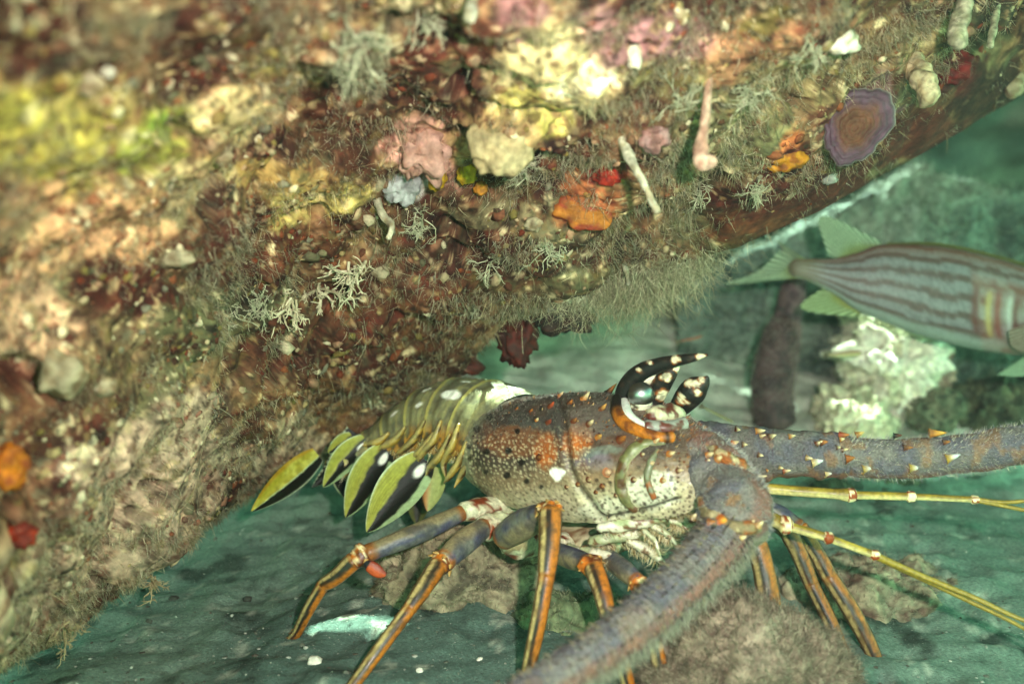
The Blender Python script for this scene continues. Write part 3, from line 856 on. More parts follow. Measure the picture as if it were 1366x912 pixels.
for px, py, ln_, r, b_, t_ in [
    (735, 543, 16, 6, brown, lin("a8492a")), (779, 532, 22, 7, orange, cream), (802, 546, 18, 6, brown, lin("c8924c")), (733, 563, 14, 6, brown, lin("7c3424")), (716, 561, 10, 4, orange, cream),
    (766, 562, 14, 6, brown, lin("8e5a32")), (786, 566, 18, 6.5, brown, cream), (798, 583, 16, 6, orange, lin("c8924c")), (828, 586, 20, 8, brown, orange), (720, 609, 14, 6, brown, lin("8a5428")),
    (786, 640, 12, 5.5, brown, lin("c2a078")), (811, 630, 16, 8, lin("a86a48"), lin("d8b08c")), (804, 648, 10, 5, brown, lin("a8784c")), (772, 646, 9, 4.5, brown, lin("a8784c")), (796, 656, 9, 4, brown, lin("a06a40")),
    (747, 528, 12, 5, orange, cream), (760, 538, 12, 5, brown, orange), (812, 522, 26, 7, black, orange), (823, 560, 12, 5, brown, cream), (756, 650, 8, 4, brown, lin("c2a078")), (822, 660, 8, 4, brown, lin("c2a078")),
    (846, 640, 12, 5, brown, cream), (868, 618, 14, 6, orange, cream), (884, 640, 12, 5, orange, cream), (893, 606, 16, 6, orange, cream), (905, 628, 14, 5, brown, cream), (750, 600, 7, 3.5, brown, orange), (708, 548, 9, 4, brown, orange),
    (690, 545, 7, 3.5, brown, orange), (874, 590, 16, 6, orange, cream), (858, 606, 9, 4, brown, cream)]:
    i = on_car(px, py)
    spine(carapace, VCAR[i], NCAR[i] * 0.6 + AHEAD * 0.75 + zup * 0.15, ln_ * K * 0.8, r * K * 0.62, b_, t_)

# abdomen: six overlapping rings
ABD = [(690, 594, 56.4, 78, 72, 54), (655, 580, 58.0, 76, 74, 52), (620, 573, 59.3, 72, 73, 50), (585, 574, 60.4, 64, 66, 46), (548, 584, 61.2, 55, 53, 40), (512, 600, 61.6, 46, 40, 34), (474, 612, 61.4, 38, 30, 28), (440, 620, 60.8, 30, 20, 20)]
ab = spline(ABD, 140)
AC = at(ab[:, 0], ab[:, 1], ab[:, 2]); KA = 58.0 / FPX * 0.98
ta = unit(np.gradient(AC, axis=0)); sa = unit(np.cross(np.broadcast_to(zup, ta.shape), ta)); sa *= np.sign(np.sum(sa * (CAM - AC), 1))[:, None]
ua = unit(np.cross(sa, ta)); ua *= np.sign(ua[:, 2:])
def ring_pts(f, theta, grow):
    k = f * (len(AC) - 1); i = np.minimum(k.astype(int), len(AC) - 2); w = (k - i)[:, None]
    L_ = lambda A: A[i] * (1 - w) + A[i + 1] * w
    c_, s_, u_, q_ = L_(AC), L_(sa), L_(ua), L_(ab)
    ct_, st_ = np.cos(theta), np.sin(theta)
    r_ = np.where(ct_[None] > 0, q_[:, 4:5], q_[:, 5:6]) * KA * grow
    return c_[:, None] + s_[:, None] * (q_[:, 3:4] * KA * grow * st_)[..., None] + u_[:, None] * (r_ * ct_)[..., None]
NSEG = 6
SEGV = []
tth = np.linspace(-math.radians(112), math.radians(112), 121)
for k in range(NSEG):
    m_ = 30
    w = np.linspace(0, 1, m_)
    f = (k + w * 1.12 - 0.06) / (NSEG + 0.35)
    grow = (0.965 + 0.05 * w ** 2 + 0.012 * np.exp(-((w - 0.45) / 0.07) ** 2))[:, None]
    thh = tth[None] * np.ones((m_, 1))
    P = ring_pts(np.clip(f, 0, 1), tth, grow)
    # pleura: the lower ends sweep back to a point
    sweep = sstep(math.radians(70), math.radians(112), np.abs(thh)) * 0.55
    P = P + ta[int(np.clip(f.mean(), 0, 1) * 139)] * (sweep * (w[:, None] - 0.2))[..., None]
    Vv = P.reshape(-1, 3)
    W_ = np.repeat(w, 121); T_ = np.tile(tth, m_)
    Nn = unit(Vv - np.repeat(AC[(np.clip(f, 0, 1) * 139).astype(int)], 121, 0))
    Vv = Vv + Nn * (0.03 * fbm(Vv, 0.5, 3, 120 + k))[:, None]
    cc = mix(lin("8a8560"), lin("65614c"), sstep(-0.4, 0.4, fbm(Vv, 0.8, 3, 130 + k)))
    cc = mix(cc, lin("9a9460"), 0.35 * np.abs(np.sin(T_ * 9 + 2 * fbm(Vv, 0.8, 2, 140))) ** 4)
    cc = mix(cc, lin("b5a85c"), 0.85 * sstep(0.87, 0.95, W_))
    cc = mix(cc, lin("4a4228"), 0.7 * np.exp(-((W_ - 0.74) / 0.06) ** 2))
    cc = mix(cc, lin("9c9258"), 0.5 * np.exp(-((W_ - 0.40) / 0.03) ** 2))
    lowp = sstep(math.radians(62), math.radians(88), np.abs(T_))
    cc = mix(cc, mix(lin("b27a22"), lin("3a2410"), sstep(-0.1, 0.3, fbm(Vv, 0.45, 3, 150))), 0.85 * lowp)
    if k in (0, 1, 2, 3):
        for (tc, wc, rr) in {0: ((0.2, 0.5, 0.05),), 1: ((0.60, 0.50, 0.13), (0.15, 0.5, 0.05)), 2: ((0.35, 0.5, 0.06), (0.8, 0.5, 0.06)), 3: ((0.6, 0.5, 0.06),)}[k]:
            dd = np.hypot((np.abs(T_) - tc) / 1.0, (W_ - wc) * 0.42)
            cc = mix(cc, lin("f6f2e2"), sstep(rr, rr * 0.75, dd))
    SEGV.append(Vv)
    seg = mesh("tail_segment", Vv, grid_faces(m_, 121), cc, M_SHELL, lob)
    # fringe of fine bristles under the lower edge of the ring
    nb = 90
    ii = rng.integers(0, m_, nb) * 121 + 120 - rng.integers(0, 14, nb)
    dd = unit(np.tile(-zup, (nb, 1)) + rng.normal(0, 0.5, (nb, 3)))
    bt = np.array([lin(h) for h in ("d8c878", "b08a30", "efe6b8")])[rng.integers(0, 3, nb)]
    v, ff, c_ = filaments(Vv[ii], dd, rng.uniform(0.25, 0.7, nb), np.full(nb, 0.014), bt, 0.5)
    t_ = mesh("bristle_fringe", v, ff, c_, M_TURF, seg); t_["kind"] = "stuff"

SEGA = np.vstack(SEGV); sgx, sgy, sgd = proj(SEGA)
def AS(px, py, r, off=0.0):
    m_ = np.hypot(sgx - px, sgy - py) < 8
    d_ = sgd[m_].min() if m_.any() else sgd[np.argmin(np.hypot(sgx - px, sgy - py))]
    return (px, py, float(d_) - off, r)
for q in ([(612, 566), (604, 592), (592, 618), (596, 640)], [(588, 562), (578, 588), (562, 606), (556, 622)], [(566, 562), (554, 584), (540, 598), (528, 606)], [(540, 570), (528, 586), (514, 594), (505, 600)], [(640, 572), (634, 604), (616, 632), (606, 650)], [(518, 578), (506, 588), (494, 592), (484, 594)],
          [(600, 580), (588, 606), (574, 622), (568, 634)], [(578, 578), (564, 598), (548, 612), (540, 620)], [(622, 590), (612, 616), (600, 634), (592, 644)]):
    tube("pleura", [AS(q[0][0], q[0][1], 4, -0.1), AS(q[1][0], q[1][1], 9, 0.0), AS(q[2][0], q[2][1], 8, 0.1), AS(q[3][0], q[3][1], 1.5, 0.3)],
         lambda U, T, P: mix(mix(lin("a08030"), lin("4a3014"), sstep(-0.1, 0.35, fbm(P, 0.35, 3, 155))), lin("c9b878"), 0.6 * sstep(0.4, 0.9, np.cos(T - 0.8))), M_SHELL, lob, n=30, k=14, flat=0.6)
# pleopods and tail fan: leaf-shaped plates, given by outline midline root -> tip
def leaf(name, root, tip, width, d0, d1, colour, parent=lob, bulge=0.35, n=46, k=33, curve=0.0, skew=0.0, thick=0.06):
    root, tip = np.array(root, float), np.array(tip, float)
    ax = tip - root; ln_ = np.hypot(*ax); nn = np.array([-ax[1], ax[0]]) / ln_
    u = np.linspace(0, 1, n); v = np.linspace(-1, 1, k)
    wprof = width * np.sin(np.pi * np.clip(0.10 + 0.90 * u, 0, 1) ** (0.8)) ** 0.75
    mid = root + u[:, None] * ax + nn * (curve * ln_ * np.sin(np.pi * u))[:, None]
    pxy = mid[:, None] + nn * (wprof[:, None] * (v[None] + skew * (1 - v[None] ** 2)))[..., None]
    dep = d0 + (d1 - d0) * u[:, None] + bulge * (v[None] ** 2) * np.sin(np.pi * u)[:, None]
    Pf = at(pxy[..., 0], pxy[..., 1], dep)
    Pb = at(pxy[..., 0], pxy[..., 1], dep + thick * (1 - v[None] ** 6) * np.sin(np.pi * np.clip(u, .02, .98))[:, None])
    U = np.repeat(u, k); Vv = np.tile(v, n)
    c_ = colour(U, -Vv, Pf.reshape(-1, 3))
    F = np.vstack([grid_faces(n, k), grid_faces(n, k)[:, ::-1] + n * k])
    return mesh(name, np.vstack([Pf.reshape(-1, 3), Pb.reshape(-1, 3)]), F, np.vstack([c_, c_]), M_FIN, parent)
YG, YG2, BK, WH = lin("a2a03a"), lin("bab85c"), lin("14120c"), lin("d9e2c0")
def pleo(split, slope=0.0, pale_edge=0.82):
    def f(U, Vv, P):
        j = Vv + 0.10 * fbm(P, 0.6, 2, 160) + slope * (U - 0.5)
        c_ = mix(YG, YG2, sstep(-0.2, -0.95, Vv) * 0.8)
        c_ = c_ * (0.9 + 0.16 * np.sin(Vv * 40 + 3 * fbm(P, 1.0, 2, 161)) * sstep(0.1, 0.4, U))[:, None]
        c_ = mix(c_, BK, sstep(split - 0.07, split + 0.05, j))
        c_ = mix(c_, lin("a9bf8c"), sstep(pale_edge - 0.08, pale_edge, j) * (U > 0.12))
        c_ = mix(c_, WH, sstep(0.90, 0.97, np.abs(Vv)) * (Vv < 0))
        c_ = mix(c_, BK, 0.9 * sstep(0.28, 0.12, U) * sstep(-0.45, -0.1, Vv) * (Vv < 0.45))
        c_ = mix(c_, lin("f3f2e4"), sstep(0.085, 0.05, np.hypot((U - 0.13) * 0.8, (Vv - 0.22) * 0.3)))
        return c_
    return f
leaf("pleopod", (566, 612), (489, 710), 30, 57.6, 56.0, pleo(-0.16, -0.30, 0.74), bulge=-0.5, curve=0.02)
leaf("pleopod", (516, 598), (461, 690), 24, 59.4, 57.8, pleo(-0.16, -0.28, 0.76), bulge=-0.5, curve=0.03)
leaf("pleopod", (489, 586), (431, 650), 18, 60.4, 59.4, pleo(-0.08, -0.3, 0.66), bulge=-0.4, curve=0.05)
leaf("pleopod", (576, 622), (570, 682), 20, 57.8, 57.2, lambda U, Vv, P: mix(mix(lin("a9b06a"), lin("b07a3c"), sstep(0.25, -0.35, Vv) * sstep(0.2, 0.5, U)), BK, sstep(0.3, 0.7, -Vv) * (U > 0.15)), bulge=-0.3)
leaf("pleopod", (470, 582), (437, 604), 12, 61.0, 60.4, pleo(-0.1, 0, 0.7), bulge=-0.3)
def fan1(U, Vv, P):
    c_ = mix(lin("9c8f26"), lin("b9b04a"), sstep(-0.3, 0.3, fbm(P, 0.7, 3, 170)))
    c_ = mix(c_, lin("b07a20"), 0.7 * sstep(-0.55, -0.9, Vv))
    j = Vv + 0.06 * fbm(P, 0.5, 2, 171)
    c_ = mix(c_, BK, sstep(0.22, 0.32, j)); c_ = mix(c_, lin("b9c8a0"), np.exp(-((j - 0.24) / 0.035) ** 2))
    return mix(c_, lin("cbd4b0"), sstep(0.92, 0.98, Vv))
leaf("tail_fan_blade", (424, 606), (335, 682), 19, 60.4, 57.6, fan1, bulge=-0.4, skew=0.05)
def fan2(U, Vv, P):
    c_ = mix(BK, lin("c8ccaa"), 0.8 * sstep(0.72, 0.86, -Vv) * (np.sin(U * 90) > -0.3))
    return mix(c_, lin("b9c4a0"), sstep(0.9, 0.97, Vv) * (U > 0.4))
leaf("tail_fan_blade", (470, 574), (416, 650), 15, 61.2, 60.2, fan2, bulge=-0.3, curve=-0.10)
leaf("tail_fan_blade", (462, 608), (470, 672), 24, 61.6, 60.8, lambda U, Vv, P: mix(BK, lin("9aa67c"), sstep(0.86, 0.96, np.abs(Vv))), bulge=-0.3)
leaf("tail_fan_blade", (560, 640), (556, 700), 18, 60.2, 60.0, lambda U, Vv, P: mix(lin("242416"), lin("54582c"), sstep(0.2, 0.6, np.abs(Vv))), bulge=-0.3)

# walking legs
def leg_col(kind):
    def f(U, T, P):
        nz = fbm(P, 0.5, 3, 180); T = T + 0.12 * fbm(P, 0.9, 3, 184)
        if kind == "merus":          # upper segment: blue-grey shaft, tan along the upper side, orange at the knee
            c_ = mix(lin("4a4a5e"), lin("6a6a60"), sstep(-0.5, 0.5, nz))
            c_ = mix(c_, lin("8a7a56"), 0.85 * sstep(0.15, 0.6, np.sin(T + 0.4)))
            c_ = mix(c_, lin("33323a"), 0.7 * sstep(0.1, 0.6, fbm(P, 0.8, 4, 187))); c_ = mix(c_, lin("8a4e18"), 0.9 * np.maximum(sstep(0.88, 0.97, U), sstep(0.10, 0.04, U)) * sstep(-0.5, 0.1, nz + 0.3))
            return c_
        if kind == "coxa":
            c_ = mix(lin("d8d2b0"), lin("7a3212"), sstep(0.0, 0.25, nz))
            return mix(c_, lin("b0b888"), 0.5 * sstep(0.1, 0.4, fbm(P, 0.8, 2, 182)))
        if kind == "knee":
            c_ = mix(lin("b8661c"), lin("5c2a0c"), sstep(0.0, 0.4, nz))
            return mix(c_, lin("e6cf9a"), 0.9 * sstep(0.45, 0.6, fbm(P, 0.3, 2, 183)))
        c_ = mix(lin("3a2c1c"), lin("53432c"), sstep(-0.4, 0.4, nz))        # lower segments: orange stripe between dark ones
        w_ = lambda c0, h: sstep(h + 0.12, h, np.abs(np.angle(np.exp(1j * (T - c0)))))
        c_ = mix(c_, lin("a9621a"), w_(-0.75, 0.42)); c_ = mix(c_, lin("b9a26a"), 0.85 * w_(0.62, 0.22)); c_ = mix(c_, lin("17110c"), 0.9 * w_(0.05, 0.18)); c_ = mix(c_, lin("8f6420"), 0.8 * w_(1.5, 0.25)); c_ = mix(c_, lin("c98420"), 0.7 * w_(2.8, 0.5))
        if kind == "dactyl":
            c_ = mix(c_, lin("4a1e0a"), 0.8 * sstep(0.3, 0.9, U))
        c_ = mix(c_, lin("5a3414"), 0.55 * sstep(0.1, 0.6, fbm(P, 0.35, 4, 185))); c_ = mix(c_, lin("2a1c10"), 0.5 * sstep(0.45, 0.75, fbm(P, 0.16, 2, 186)))
        c_ = mix(c_, lin("9a5a14"), 0.6 * np.maximum(sstep(0.06, 0.0, U), sstep(0.94, 1.0, U)))
        return c_
    return f
def leg(coxa, merus, knee, shin, foot, dark=1.0, flip=1):
    """each a list of (px, py, depth, radius)"""
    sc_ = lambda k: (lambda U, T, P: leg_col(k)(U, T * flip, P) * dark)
    o = tube("leg", merus, sc_("merus"), M_LEG, lob, n=40, k=20, prof=lambda u: 0.9 + 0.14 * np.sin(np.pi * u) + 0.12 * sstep(0.85, 1, u))
    if coxa is not None: tube("leg_base", coxa, sc_("coxa"), M_LEG, o, n=20, k=18, wob=0.25)
    if knee is not None:
        kn = tube("knee_joint", knee, sc_("knee"), M_LEG, o, n=12, k=16, wob=0.35, seed=int(knee[0][0]))
        kc = at(*knee[0][:3])
        T_ = unit(at(*knee[-1][:3]) - kc)
        r_ = knee[0][3] * knee[0][2] / FPX
        x_, y_, _ = basis(T_)
        pts = np.array([kc + r_ * 0.85 * (x_ * math.cos(a) + y_ * math.sin(a)) for a in np.linspace(0, 6.28, 8)[:-1]])
        dirs = unit(pts - kc)
        vs, fs, cs = filaments(pts, unit(dirs + T_), np.full(7, r_ * 0.5), np.full(7, r_ * 0.22), np.tile(lin("b0884a") * dark, (7, 1)), 0.05)
        mesh("knee_spines", vs, fs, cs, M_LEG, o)
    if shin is not None: tube("shin", shin, sc_("shin"), M_LEG, o, n=40, k=24, prof=lambda u: 0.94 + 0.08 * np.cos(u * 2 * np.pi))
    if foot is not None:
        tube("foot", foot, sc_("dactyl"), M_LEG, o, n=46, k=24)
        nb = 60
        s_ = spline(foot, 60)[rng.integers(25, 60, nb)]
        bp = at(s_[:, 0], s_[:, 1], s_[:, 2]); dd = unit(rng.normal(0, 1, (nb, 3)))
        v, f_, c_ = filaments(bp + dd * (s_[:, 3:4] * s_[:, 2:3] / FPX * 0.8), unit(dd + np.array([0, 0, -0.8])), rng.uniform(0.12, 0.3, nb), np.full(nb, 0.012), np.tile(lin("a0642c"), (nb, 1)), 0.3)
        b_ = mesh("foot_bristles", v, f_, c_, M_TURF, o); b_["kind"] = "stuff"
    return o
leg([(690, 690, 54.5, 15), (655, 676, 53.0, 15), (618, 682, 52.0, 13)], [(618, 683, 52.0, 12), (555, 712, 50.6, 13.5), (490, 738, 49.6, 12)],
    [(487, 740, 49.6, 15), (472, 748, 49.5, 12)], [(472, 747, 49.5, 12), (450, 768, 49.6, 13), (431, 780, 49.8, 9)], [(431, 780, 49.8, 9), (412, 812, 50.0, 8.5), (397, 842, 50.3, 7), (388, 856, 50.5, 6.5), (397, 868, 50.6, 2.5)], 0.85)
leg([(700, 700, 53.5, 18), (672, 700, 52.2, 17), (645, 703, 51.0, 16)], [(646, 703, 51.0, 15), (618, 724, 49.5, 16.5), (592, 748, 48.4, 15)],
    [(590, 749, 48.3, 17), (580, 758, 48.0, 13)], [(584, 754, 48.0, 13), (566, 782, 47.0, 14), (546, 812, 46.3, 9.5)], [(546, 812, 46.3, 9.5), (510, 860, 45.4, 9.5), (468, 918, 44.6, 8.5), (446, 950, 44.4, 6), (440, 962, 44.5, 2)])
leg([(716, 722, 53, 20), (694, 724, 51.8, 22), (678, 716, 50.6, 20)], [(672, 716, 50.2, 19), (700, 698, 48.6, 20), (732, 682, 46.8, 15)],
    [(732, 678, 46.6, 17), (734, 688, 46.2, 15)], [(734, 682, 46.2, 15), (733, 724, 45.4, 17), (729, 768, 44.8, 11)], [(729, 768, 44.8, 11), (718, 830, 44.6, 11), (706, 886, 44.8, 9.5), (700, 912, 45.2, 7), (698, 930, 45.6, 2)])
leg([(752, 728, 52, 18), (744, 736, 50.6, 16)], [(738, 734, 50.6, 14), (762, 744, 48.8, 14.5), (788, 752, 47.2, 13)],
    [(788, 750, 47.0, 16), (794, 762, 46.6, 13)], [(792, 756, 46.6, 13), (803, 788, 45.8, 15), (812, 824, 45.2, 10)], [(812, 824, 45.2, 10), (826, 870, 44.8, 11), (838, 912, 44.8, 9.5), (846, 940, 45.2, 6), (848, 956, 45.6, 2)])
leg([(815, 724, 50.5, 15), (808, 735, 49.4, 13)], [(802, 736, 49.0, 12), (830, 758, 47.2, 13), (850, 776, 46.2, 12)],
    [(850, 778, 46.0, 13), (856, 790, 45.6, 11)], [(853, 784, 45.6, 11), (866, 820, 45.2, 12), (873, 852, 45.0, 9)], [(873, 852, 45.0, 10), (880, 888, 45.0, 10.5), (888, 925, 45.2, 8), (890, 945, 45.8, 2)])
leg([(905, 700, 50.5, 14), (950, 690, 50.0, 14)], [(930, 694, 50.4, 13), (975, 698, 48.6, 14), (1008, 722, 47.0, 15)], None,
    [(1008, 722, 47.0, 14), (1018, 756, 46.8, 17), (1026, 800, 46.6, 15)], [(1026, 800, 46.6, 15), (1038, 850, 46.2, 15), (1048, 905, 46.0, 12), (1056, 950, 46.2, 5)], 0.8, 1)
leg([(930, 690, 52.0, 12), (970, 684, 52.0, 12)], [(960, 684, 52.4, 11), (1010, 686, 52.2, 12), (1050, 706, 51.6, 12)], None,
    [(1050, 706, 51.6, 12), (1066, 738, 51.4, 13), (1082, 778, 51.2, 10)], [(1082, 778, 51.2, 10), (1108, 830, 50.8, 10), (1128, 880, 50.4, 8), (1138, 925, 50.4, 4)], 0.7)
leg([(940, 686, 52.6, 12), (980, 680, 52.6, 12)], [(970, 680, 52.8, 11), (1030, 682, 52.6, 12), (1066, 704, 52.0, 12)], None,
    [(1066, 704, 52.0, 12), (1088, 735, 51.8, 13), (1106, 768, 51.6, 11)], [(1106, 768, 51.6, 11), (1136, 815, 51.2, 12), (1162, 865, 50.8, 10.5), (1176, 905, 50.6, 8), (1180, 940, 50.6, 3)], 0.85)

# antennae
def ant_col(U, T, P):
    nz = fbm(P, 0.9, 3, 200)
    c_ = mix(lin("56525a"), lin("6c6660"), sstep(-0.4, 0.5, nz))
    a = ANT_SIGN * np.angle(np.exp(1j * (T - ANT_SHIFT)))
    c_ = mix(c_, lin("7c5448"), 0.9 * sstep(0.25, 0.7, a) * sstep(1.7, 1.1, a))
    c_ = mix(c_, lin("96907a"), 0.9 * sstep(1.2, 1.7, a))
    for r0 in (-0.75, -0.25, 0.2, 0.62):
        dot = sstep(0.13, 0.05, np.abs(a - r0 + 0.05 * nz)) * sstep(0.1, 0.6, np.sin(U * 150 + 8 * r0 + 2 * nz))
        c_ = mix(c_, lin("3c3438"), 0.6 * dot * (1 - ANT_SPOT))
    c_ = mix(c_, lin("56504a"), 0.5 * sstep(0.0, 0.5, fbm(P, 0.4, 3, 203)))
    return mix(c_, lin("8a5e30"), 0.6 * sstep(0.35, 0.6, fbm(P, 0.7, 3, 201)) * ANT_SPOT)
def fur(name, parent, ctrl, n, lmin, lmax, tones, lower=None, width=0.9):
    s_ = spline(ctrl, 400)[rng.integers(0, 400, n)]
    bp = at(s_[:, 0], s_[:, 1], s_[:, 2])
    tn = spline(ctrl, 400); tc = at(tn[:, 0], tn[:, 1], tn[:, 2]); tt_ = unit(np.gradient(tc, axis=0))
    k = rng.integers(0, 400, n); bp = tc[k]; T_ = tt_[k]; s_ = tn[k]
    nrm_ = rng.normal(0, 1, (n, 3))
    if lower is not None: nrm_ = nrm_ * 0.75 + np.asarray(lower)
    nrm_ = unit(nrm_ - T_ * np.sum(nrm_ * T_, 1, keepdims=True))
    sc_ = s_[:, 2] / FPX
    root = bp + nrm_ * (s_[:, 3] * sc_ * 0.96)[:, None]
    col = np.array([lin(h) for h in tones])[rng.integers(0, len(tones), n)]
    v, f_, c_ = filaments(root, unit(nrm_ + 0.5 * T_ + rng.normal(0, 0.25, (n, 3))), rng.uniform(lmin, lmax, n) * sc_, np.full(n, width) * sc_ * 0.5, col, 0.35)
    o = mesh(name, v, f_, c_, M_TURF, parent); o["kind"] = "stuff"
    return o
ANT_SHIFT, ANT_SPOT, ANT_SIGN = 0.0, 1.0, -1
a_base = [(872, 604, 50.6, 36), (900, 610, 49.2, 46), (930, 622, 47.6, 50), (954, 636, 46.4, 48), (968, 646, 46.0, 44)]
a_mid = [(958, 634, 46.4, 38), (974, 654, 45.4, 43), (982, 676, 44.4, 47), (978, 702, 43.8, 48)]
a_fl = [(976, 700, 43.6, 33), (952, 732, 42.8, 35), (908, 778, 41.4, 34), (850, 830, 39.6, 32), (785, 876, 37.8, 29), (705, 924, 35.8, 26), (600, 985, 33.6, 23), (470, 1070, 31, 20)]
ant = tube("antenna", a_base, ant_col, M_FUR, lob, n=60, k=48, wob=0.08)
fur("fine_hairs", ant, a_base, 2600, 4, 9, ("a8a49a", "7a7a7c"), width=1.2)
fur("fine_hairs", ant, a_mid, 2200, 4, 9, ("a8a49a", "7a7a7c"), width=1.2)
mid = tube("antenna_joint", a_mid, ant_col, M_FUR, ant, n=60, k=48, wob=0.07)
for q in ([(936, 668, 44.6, 9), (952, 690, 43.2, 11), (975, 700, 42.6, 10), (998, 706, 42.6, 11), (1014, 704, 43.2, 8)], [(936, 596, 46.4, 7), (962, 606, 45.2, 9), (990, 622, 44.8, 9), (1008, 642, 45.0, 7)]):
    tube("joint_collar", q, lambda U, T, P: mix(mix(lin("7a6a4c"), lin("8a4a1c"), sstep(-0.1, 0.3, fbm(P, 0.6, 3, 205))), lin("b9ab84"), 0.7 * sstep(0.3, 0.5, fbm(P, 0.3, 2, 206))), M_FUR, ant, n=50, k=16, wob=0.45)
ANT_SHIFT, ANT_SPOT = 0.1, 0.25
whip = tube("antenna_whip", a_fl, ant_col, M_FUR, ant, n=420, k=48, wob=0.05, prof=lambda u: 1 + 0.02 * np.sin(u * 420))
ws = spline(a_fl, 600); wc = at(ws[:, 0], ws[:, 1], ws[:, 2]); wt = unit(np.gradient(wc, axis=0)); wv = unit(CAM - wc)
wn_ = unit(wv - wt * np.sum(wv * wt, 1, keepdims=True)); wb_ = np.cross(wt, wn_)
pr_, pd_, pl_ = [], [], []
for a0 in (-1.35, -0.85, -0.35, 0.1, 0.5, 0.95, 1.4):
    k_ = np.arange(10, 520, 9) + rng.integers(-3, 4, 57)
    o_ = wn_[k_] * math.cos(a0) + wb_[k_] * math.sin(a0)
    pr_.append(wc[k_] + o_ * (ws[k_, 3] * ws[k_, 2] / FPX * 0.98)[:, None]); pd_.append(unit(o_ + 0.9 * wt[k_])); pl_.append(ws[k_, 2] / FPX)
pr_, pd_, pl_ = np.vstack(pr_), np.vstack(pd_), np.concatenate(pl_)
v, f_, c_ = filaments(pr_, pd_, pl_ * rng.uniform(6, 13, len(pl_)), pl_ * rng.uniform(1.6, 2.8, len(pl_)), np.array([lin(h) for h in ("3c3030", "5a4a40", "8a7a60")])[rng.integers(0, 3, len(pl_))], 0.1)
t_ = mesh("whip_spines", v, f_, c_, M_FUR, ant); t_["kind"] = "stuff"
# which way is the lower edge of this whip? (towards image right and down)
LOWR = unit(RIGHT * 0.6 - UP * 0.8)
fur("whip_hairs", ant, a_fl, 5500, 4, 24, ("a8a48e", "94937e", "8c8272", "b5b2a0"), lower=LOWR * 1.3, width=0.7)
fur("whip_fuzz", ant, a_fl, 5000, 2, 6, ("8c8890", "a09a98", "b8b2a4"), width=0.8)
ANT_SHIFT, ANT_SPOT, ANT_SIGN = 0.5, 0.8, 1
b_base = [(930, 592, 51.0, 32), (975, 600, 50.2, 36), (1030, 606, 49.6, 34)]
b_mid = [(1030, 604, 49.6, 33), (1085, 606, 49.2, 31), (1128, 608, 49.0, 30)]
b_fl = [(1124, 608, 49.0, 27), (1200, 612, 48.6, 26), (1290, 604, 48.2, 26), (1366, 592, 47.8, 27), (1480, 570, 47, 26), (1640, 545, 46, 24)]
ant2 = tube("antenna", b_base, ant_col, M_FUR, lob, n=60, k=40, wob=0.10)
tube("antenna_joint", b_mid, ant_col, M_FUR, ant2, n=50, k=40, wob=0.10)
tube("antenna_whip", b_fl, ant_col, M_FUR, ant2, n=160, k=40, wob=0.06)
fur("whip_hairs", ant2, b_fl, 3200, 3, 10, ("c9c2a8", "a89c98", "8e8a94"), width=0.8)
def surf_spine(parent, px, py, ctrl, ln_, r, direction, b_, t_):
    s_ = spline(ctrl, 200)
    i = np.argmin(np.abs(s_[:, 0] - px) + np.abs(s_[:, 1] - py))
    R = s_[i, 3]; off = np.clip(np.hypot(px - s_[i, 0], py - s_[i, 1]) / R, 0, 0.97)
    dep = s_[i, 2] - R * s_[i, 2] / FPX * math.sqrt(1 - off ** 2) * 1.02
    spine(parent, at(px, py, dep), direction, ln_ * dep / FPX * 0.85, r * dep / FPX * 0.72, b_ * 0.8, np.minimum(t_, 0.62))
fwd2 = unit(RIGHT * 1.0 + UP * 0.15 - FWD * 0.25)
for px, py, ln_, r, b_, t_ in [(1008, 575, 16, 6, orange, cream), (1025, 583, 14, 6, brown, cream), (975, 592, 14, 7, lin("b04a18"), cream), (1052, 582, 12, 5, orange, cream), (1095, 590, 12, 6, brown, orange), (1142, 580, 14, 6, orange, lin("d8a860")),
                               (1083, 617, 20, 8, lin("c09a6a"), lin("fbf6e4")), (1100, 632, 18, 6, lin("c09a6a"), lin("fbf6e4")), (1150, 626, 22, 8, lin("b08a4a"), lin("fbf6e4")), (1212, 624, 24, 8, lin("b08a3a"), lin("fbf6e4")),
                               (1205, 597, 16, 6, brown, orange), (1262, 612, 24, 8, lin("b0822a"), lin("fbf6e4")), (1240, 578, 26, 8, orange, lin("c99038")), (1258, 590, 12, 5, brown, orange), (1192, 581, 14, 5, black, brown), (1120, 580, 16, 6, lin("8a3014"), orange),
                               (985, 620, 14, 6, orange, cream), (1012, 634, 14, 6, orange, cream), (1045, 628, 12, 5, lin("8a3a20"), cream), (1128, 612, 16, 8, lin("9a4a14"), orange)]:
    surf_spine(ant2, px, py, b_base + b_mid[1:] + b_fl[1:], ln_, r, fwd2 + rng.normal(0, 0.12, 3), b_, t_)
d3 = unit(-FWD * 0.6 + UP * 0.35 + RIGHT * 0.5)
